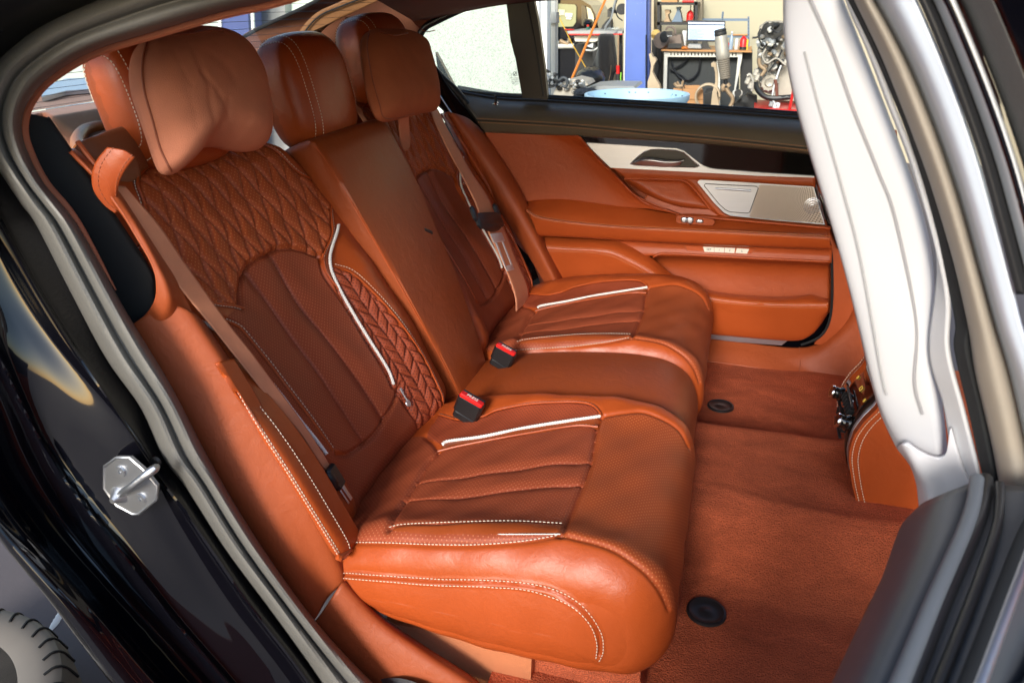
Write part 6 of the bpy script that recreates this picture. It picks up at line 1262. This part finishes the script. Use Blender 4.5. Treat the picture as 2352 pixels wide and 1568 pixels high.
one('exhaust_flange', 'pale oval gasket frame lying left of the engine', 'gasket', MB().tube(rs(gl_([(1790, 782), (1845, 782), (1850, 800), (1843, 812), (1790, 808)], 3.2), 30, closed=True), .007, 6, closed=True), M_pale, smooth=True)
for k, (P_, m_, lb) in enumerate((([(1780, 900), (1830, 850), (1860, 830), (1900, 800), (1985, 830), (1985, 1100), (1780, 1100)], M_dk, 'black plastic cover leaning against the red stand'), ([(1880, 855), (1940, 815), (1965, 850), (1950, 1000), (1900, 960)], M_gry, 'grey pressed bracket beside the red stand'))): one('scrap_cover', lb, 'car part', gpr(MB(), P_, 3.25+.1*k, .1), m_)
t = root('engine_stand', 'red steel cart carrying the engine', 'cart', g(2150, 1150, 3.0))
mesh('tray', gpr(MB(), [(1960, 925), (2360, 940), (2360, 1010), (1960, 1000)], 3.0, .4), M_red, t, smooth=False); mesh('frame_panel', gpr(MB(), [(1970, 870), (2330, 885), (2330, 925), (1970, 915)], 3.3, .03), mat('dark red enamel', (.22, .015, .015), .4), t, smooth=False); mesh('push_bar', MB().tube([g(2255, 965, 2.95), g(2300, 760, 2.95)], .008, 8), M_red, t); mesh('leg', gpr(MB(), rect(1965, 1000, 1985, 1300), 3.0, .05), M_red, t, smooth=False)
# light blue basin
cB = g(955, 812, 2.05); e = g(1418, 820, 2.05); rB = abs(e[0]-cB[0])*.98
t = root('oil_drain_basin', 'pale blue round basin smeared with oil just outside the far window', 'basin', (cB[0], cB[1], cB[2]-.5))
mesh('bowl', MB().lathe(cB-[0, 0, .5], [(rB*.55, 0), (rB*.80, .30), (rB*.93, .46), (rB*1.0, .485), (rB*1.0, .505), (rB*.95, .505), (rB*.86, .44), (rB*.70, .30), (.001, .28)], 64), M_lblue, t)
mesh('basin_post', MB().tube([cB-[0, 0, .48], [cB[0], cB[1], GZ]], .06, 12), M_gry, t)
o = MB()
for k in range(26): a_ = rng.uniform(.3, 2.9); q = cB+np.array([math.cos(a_)*rB*.93, math.sin(a_)*rB*.93, -.01-rng.uniform(0, .03)]); o.blob(q, (.02*rng.random()+.005, .006, .006), n=6, m=4)
mesh('oil_smear', o, M_dk, t); t.children[-1]['kind'] = 'stuff'
# gearbox parts at the left
yl = 2.5; sl_ = gsz(1, yl)
t = root('gearbox_casing', 'dirty aluminium gearbox casing beside the black window divider', 'gearbox', g(400, 1100, yl))
mesh('casing', gpr(MB(), [(245, 800), (270, 740), (330, 700), (420, 676), (520, 700), (540, 730), (470, 745), (430, 800), (400, 830), (240, 830)], yl, .2), M_cast, t, smooth=False)
for k in range(22):
    cx, cy = r2_.uniform(250, 530), r2_.uniform(690, 800); cy = max(cy, 690+abs(cx-430)*.3); mesh('casing_boss', (MB().lathe(g(cx, cy, yl-.0), [(.0001, .03), (10*sl_, .03), (18*sl_, .01), (20*sl_, -.02)], 12, (r2_.uniform(-.5, .5), -1, .6)) if k % 2 else MB().blob(g(cx, cy, yl), (50*sl_, .07, 30*sl_), jit=.3)), [M_cast, M_pale, M_dk, M_gry][k % 4], t)
mesh('hose', MB().tube(rs(gl_([(170, 745), (240, 735), (290, 690), (330, 665), (362, 690), (352, 740), (318, 735)], yl-.05), 50), 13*sl_, 12), mat('grey hose', (.05, .055, .06), .45), t)
t = root('wiring_loom', 'bundle of black connectors left of the gearbox', 'wiring', g(230, 1000, 2.45))
for k in range(12): q = g(r2_.uniform(192, 262), r2_.uniform(610, 710), 2.45); mesh('connector', MB().lathe(q, [(7*sl_, 0), (13*sl_, .004), (13*sl_, .035), (.0001, .036)], 10, (r2_.uniform(-1, 1), -1, r2_.uniform(-1, 1))), [M_black, M_dk, M_gry][k % 3], t)
mb = MB().blob(g(560, 670, 3.3), (250*gsz(1, 3.3), .25, 190*gsz(1, 3.3)), n=24, m=16, jit=.12); one('tool_bag', 'shiny black bag slumped behind the gearbox', 'bag', mb, mat('black vinyl', (.01, .01, .01), .3, bump=.3, bs=20), smooth=True)
one('tool_board', 'grey plank with tools lying behind the blue basin', 'board', gpr(MB(), [(430, 800), (560, 745), (700, 735), (930, 740), (945, 760), (700, 765), (560, 790), (440, 840)], 2.7, .3), M_gry)
one('dark_cloth', 'black cloth bunched at the rim of the blue basin', 'cloth', MB().blob(g(520, 790, 2.3), (210*gsz(1, 2.3), .15, 70*gsz(1, 2.3)), n=30, m=14, jit=.25), mat('navy cloth', (.012, .015, .022), .9), smooth=True)
one('lower_junk', 'dark low storage crate under the desk end', 'crate', gpr(MB(), rect(1535, 800, 1640, 1200), 3.7, .3), M_dk)
# behind the rear window: second lift post, shutter, dark car
def d_(L_, y): return np.array([Yp(a, b, y) for a, b in L_])
t = root('lift_column', 'second blue lift column seen through the rear window', 'lift', Yp(545, 300, 4.6)); mesh('column_face', MB().prism(d_([(506, -60), (566, -60), (585, 400), (520, 400)], 4.6), (0, .2, 0)), mat('dull blue enamel', (.05, .075, .22), .5), t, smooth=False); mesh('edge_strip', MB().prism(d_([(498, -60), (504, -60), (518, 400), (510, 400)], 4.58), (0, .02, 0)).prism(d_([(572, -60), (577, -60), (597, 400), (591, 400)], 4.58), (0, .02, 0)), M_wh, t, smooth=False)
one('roller_door', 'grey half-open roller door beyond the rear window', 'door', MB().prism(d_([(596, -80), (652, -80), (665, 400), (612, 400)], 4.9), (0, .1, 0)), M_gry)
one('side_wall', 'pale green wall beyond the parked car, left of the door post', 'wall', MB().prism(d_([(652, -300), (1262, -300), (1262, 700), (652, 700)], 5.0), (0, .2, 0)), mat('pale green wall', (.62, .72, .62), .8, var=.04))
one('side_wall', 'dim grey wall far beyond the rear window', 'wall', MB().prism(d_([(-400, -200), (500, -200), (520, 700), (-400, 700)], 5.2), (0, .2, 0)), mat('grey green wall', (.45, .50, .45), .8, var=.1))
# tyre on the ground, bottom left
M_tyre = mat('dusty tyre rubber', (.10, .095, .085), .7, var=.3, vs=10, bump=.3, bs=80); M_side_ = mat('worn tyre sidewall', (.17, .15, .125), .6, var=.2, vs=8)
q1, q2 = Zp(0, 1412, -.10), Zp(176, 1566, -.10); dq_ = (q2-q1)[:2]; pr_ = np.array([dq_[1], -dq_[0]])/np.linalg.norm(dq_); pr_ = pr_ if pr_[1] < 0 else -pr_; tR = .325; tc_ = np.array([*((q1+q2)[:2]/2+pr_*math.sqrt((tR*1.035)**2-(dq_@dq_)/4)), 0]); print('tyre', tc_, q1, q2)
t = root('loose_tyre', 'dusty tyre lying flat on the ground by the car body', 'wheel', (tc_[0], tc_[1], GZ))
c = np.array([tc_[0], tc_[1], GZ]); H_ = .24
mesh('tread', MB().lathe(c, [(tR*.95, .02), (tR*1.035, .05), (tR*1.04, .12), (tR*1.035, H_-.05), (tR*1.005, H_-.015), (tR*.985, H_-.004)], 120), M_tyre, t)
mesh('sidewall', MB().lathe(c, [(tR*.985, H_-.004), (tR*.95, H_+.004), (tR*.86, H_+.004), (tR*.74, H_-.006), (tR*.66, H_-.03), (tR*.62, H_-.08)], 120), M_side_, t)
for k in range(46):
    a_ = k*2*math.pi/46; u = np.array([math.cos(a_), math.sin(a_), 0]); w_ = np.array([-u[1], u[0], 0]); P_ = [c+u*tR*.90+[0, 0, H_+.0045]-w_*.010, c+u*tR*.955+[0, 0, H_+.004], c+u*tR*1.0+[0, 0, H_-.012]+w_*.008, c+u*tR*1.037+[0, 0, H_-.05]+w_*.014]
    mesh('tread_slit', MB().tube(rs(np.array(P_), 12), .0030, 6), M_bmat, t)
one('ground_crack', 'pale filled crack in the concrete beside the tyre', 'crack', MB().tube(rs(np.array([Zp(*q, GZ+.001) for q in ((156, 1366), (150, 1385), (140, 1405), (128, 1428), (115, 1448))]), 20), [.001, .002, .004, .003, .005, .006, .004, .007, .006, .008, .007, .009, .008, .010, .009, .010, .009, .008, .006, .004], 6, flat=.15), M_wh, smooth=True)

for c_, x_, z__, pr_ in LATE: text('PRESS', c_, .010, M_white, pr_, xdir=x_, zdir=z__)

one('dark_cabinet', 'black cabinet with cables between the blue column and the desk', 'cabinet', gpr(MB(), rect(1084, 345, 1178, 1200), 4.7, .3).tube(rs(gl_([(1135, 360), (1120, 470), (1150, 560), (1128, 700), (1150, 900)], 4.6), 40), .012, 6).tube(rs(gl_([(1160, 380), (1170, 520), (1140, 640), (1165, 780)], 4.6), 40), .009, 6), M_dk)
one('tool_chest', 'low black tool chest under the left bench beside the jacket', 'chest', gpr(MB(), rect(430, 380, 625, 1200), 4.5, .4), M_dk)
one('wire_spool', 'cream coil of hose on the floor right of the beige arm', 'coil', MB().tube([g(1560, 830, 3.3)+[math.cos(a)*.07, .02*a/6, math.sin(a)*.07] for a in np.linspace(0, 18, 90)], .007, 6), M_arm, smooth=True)
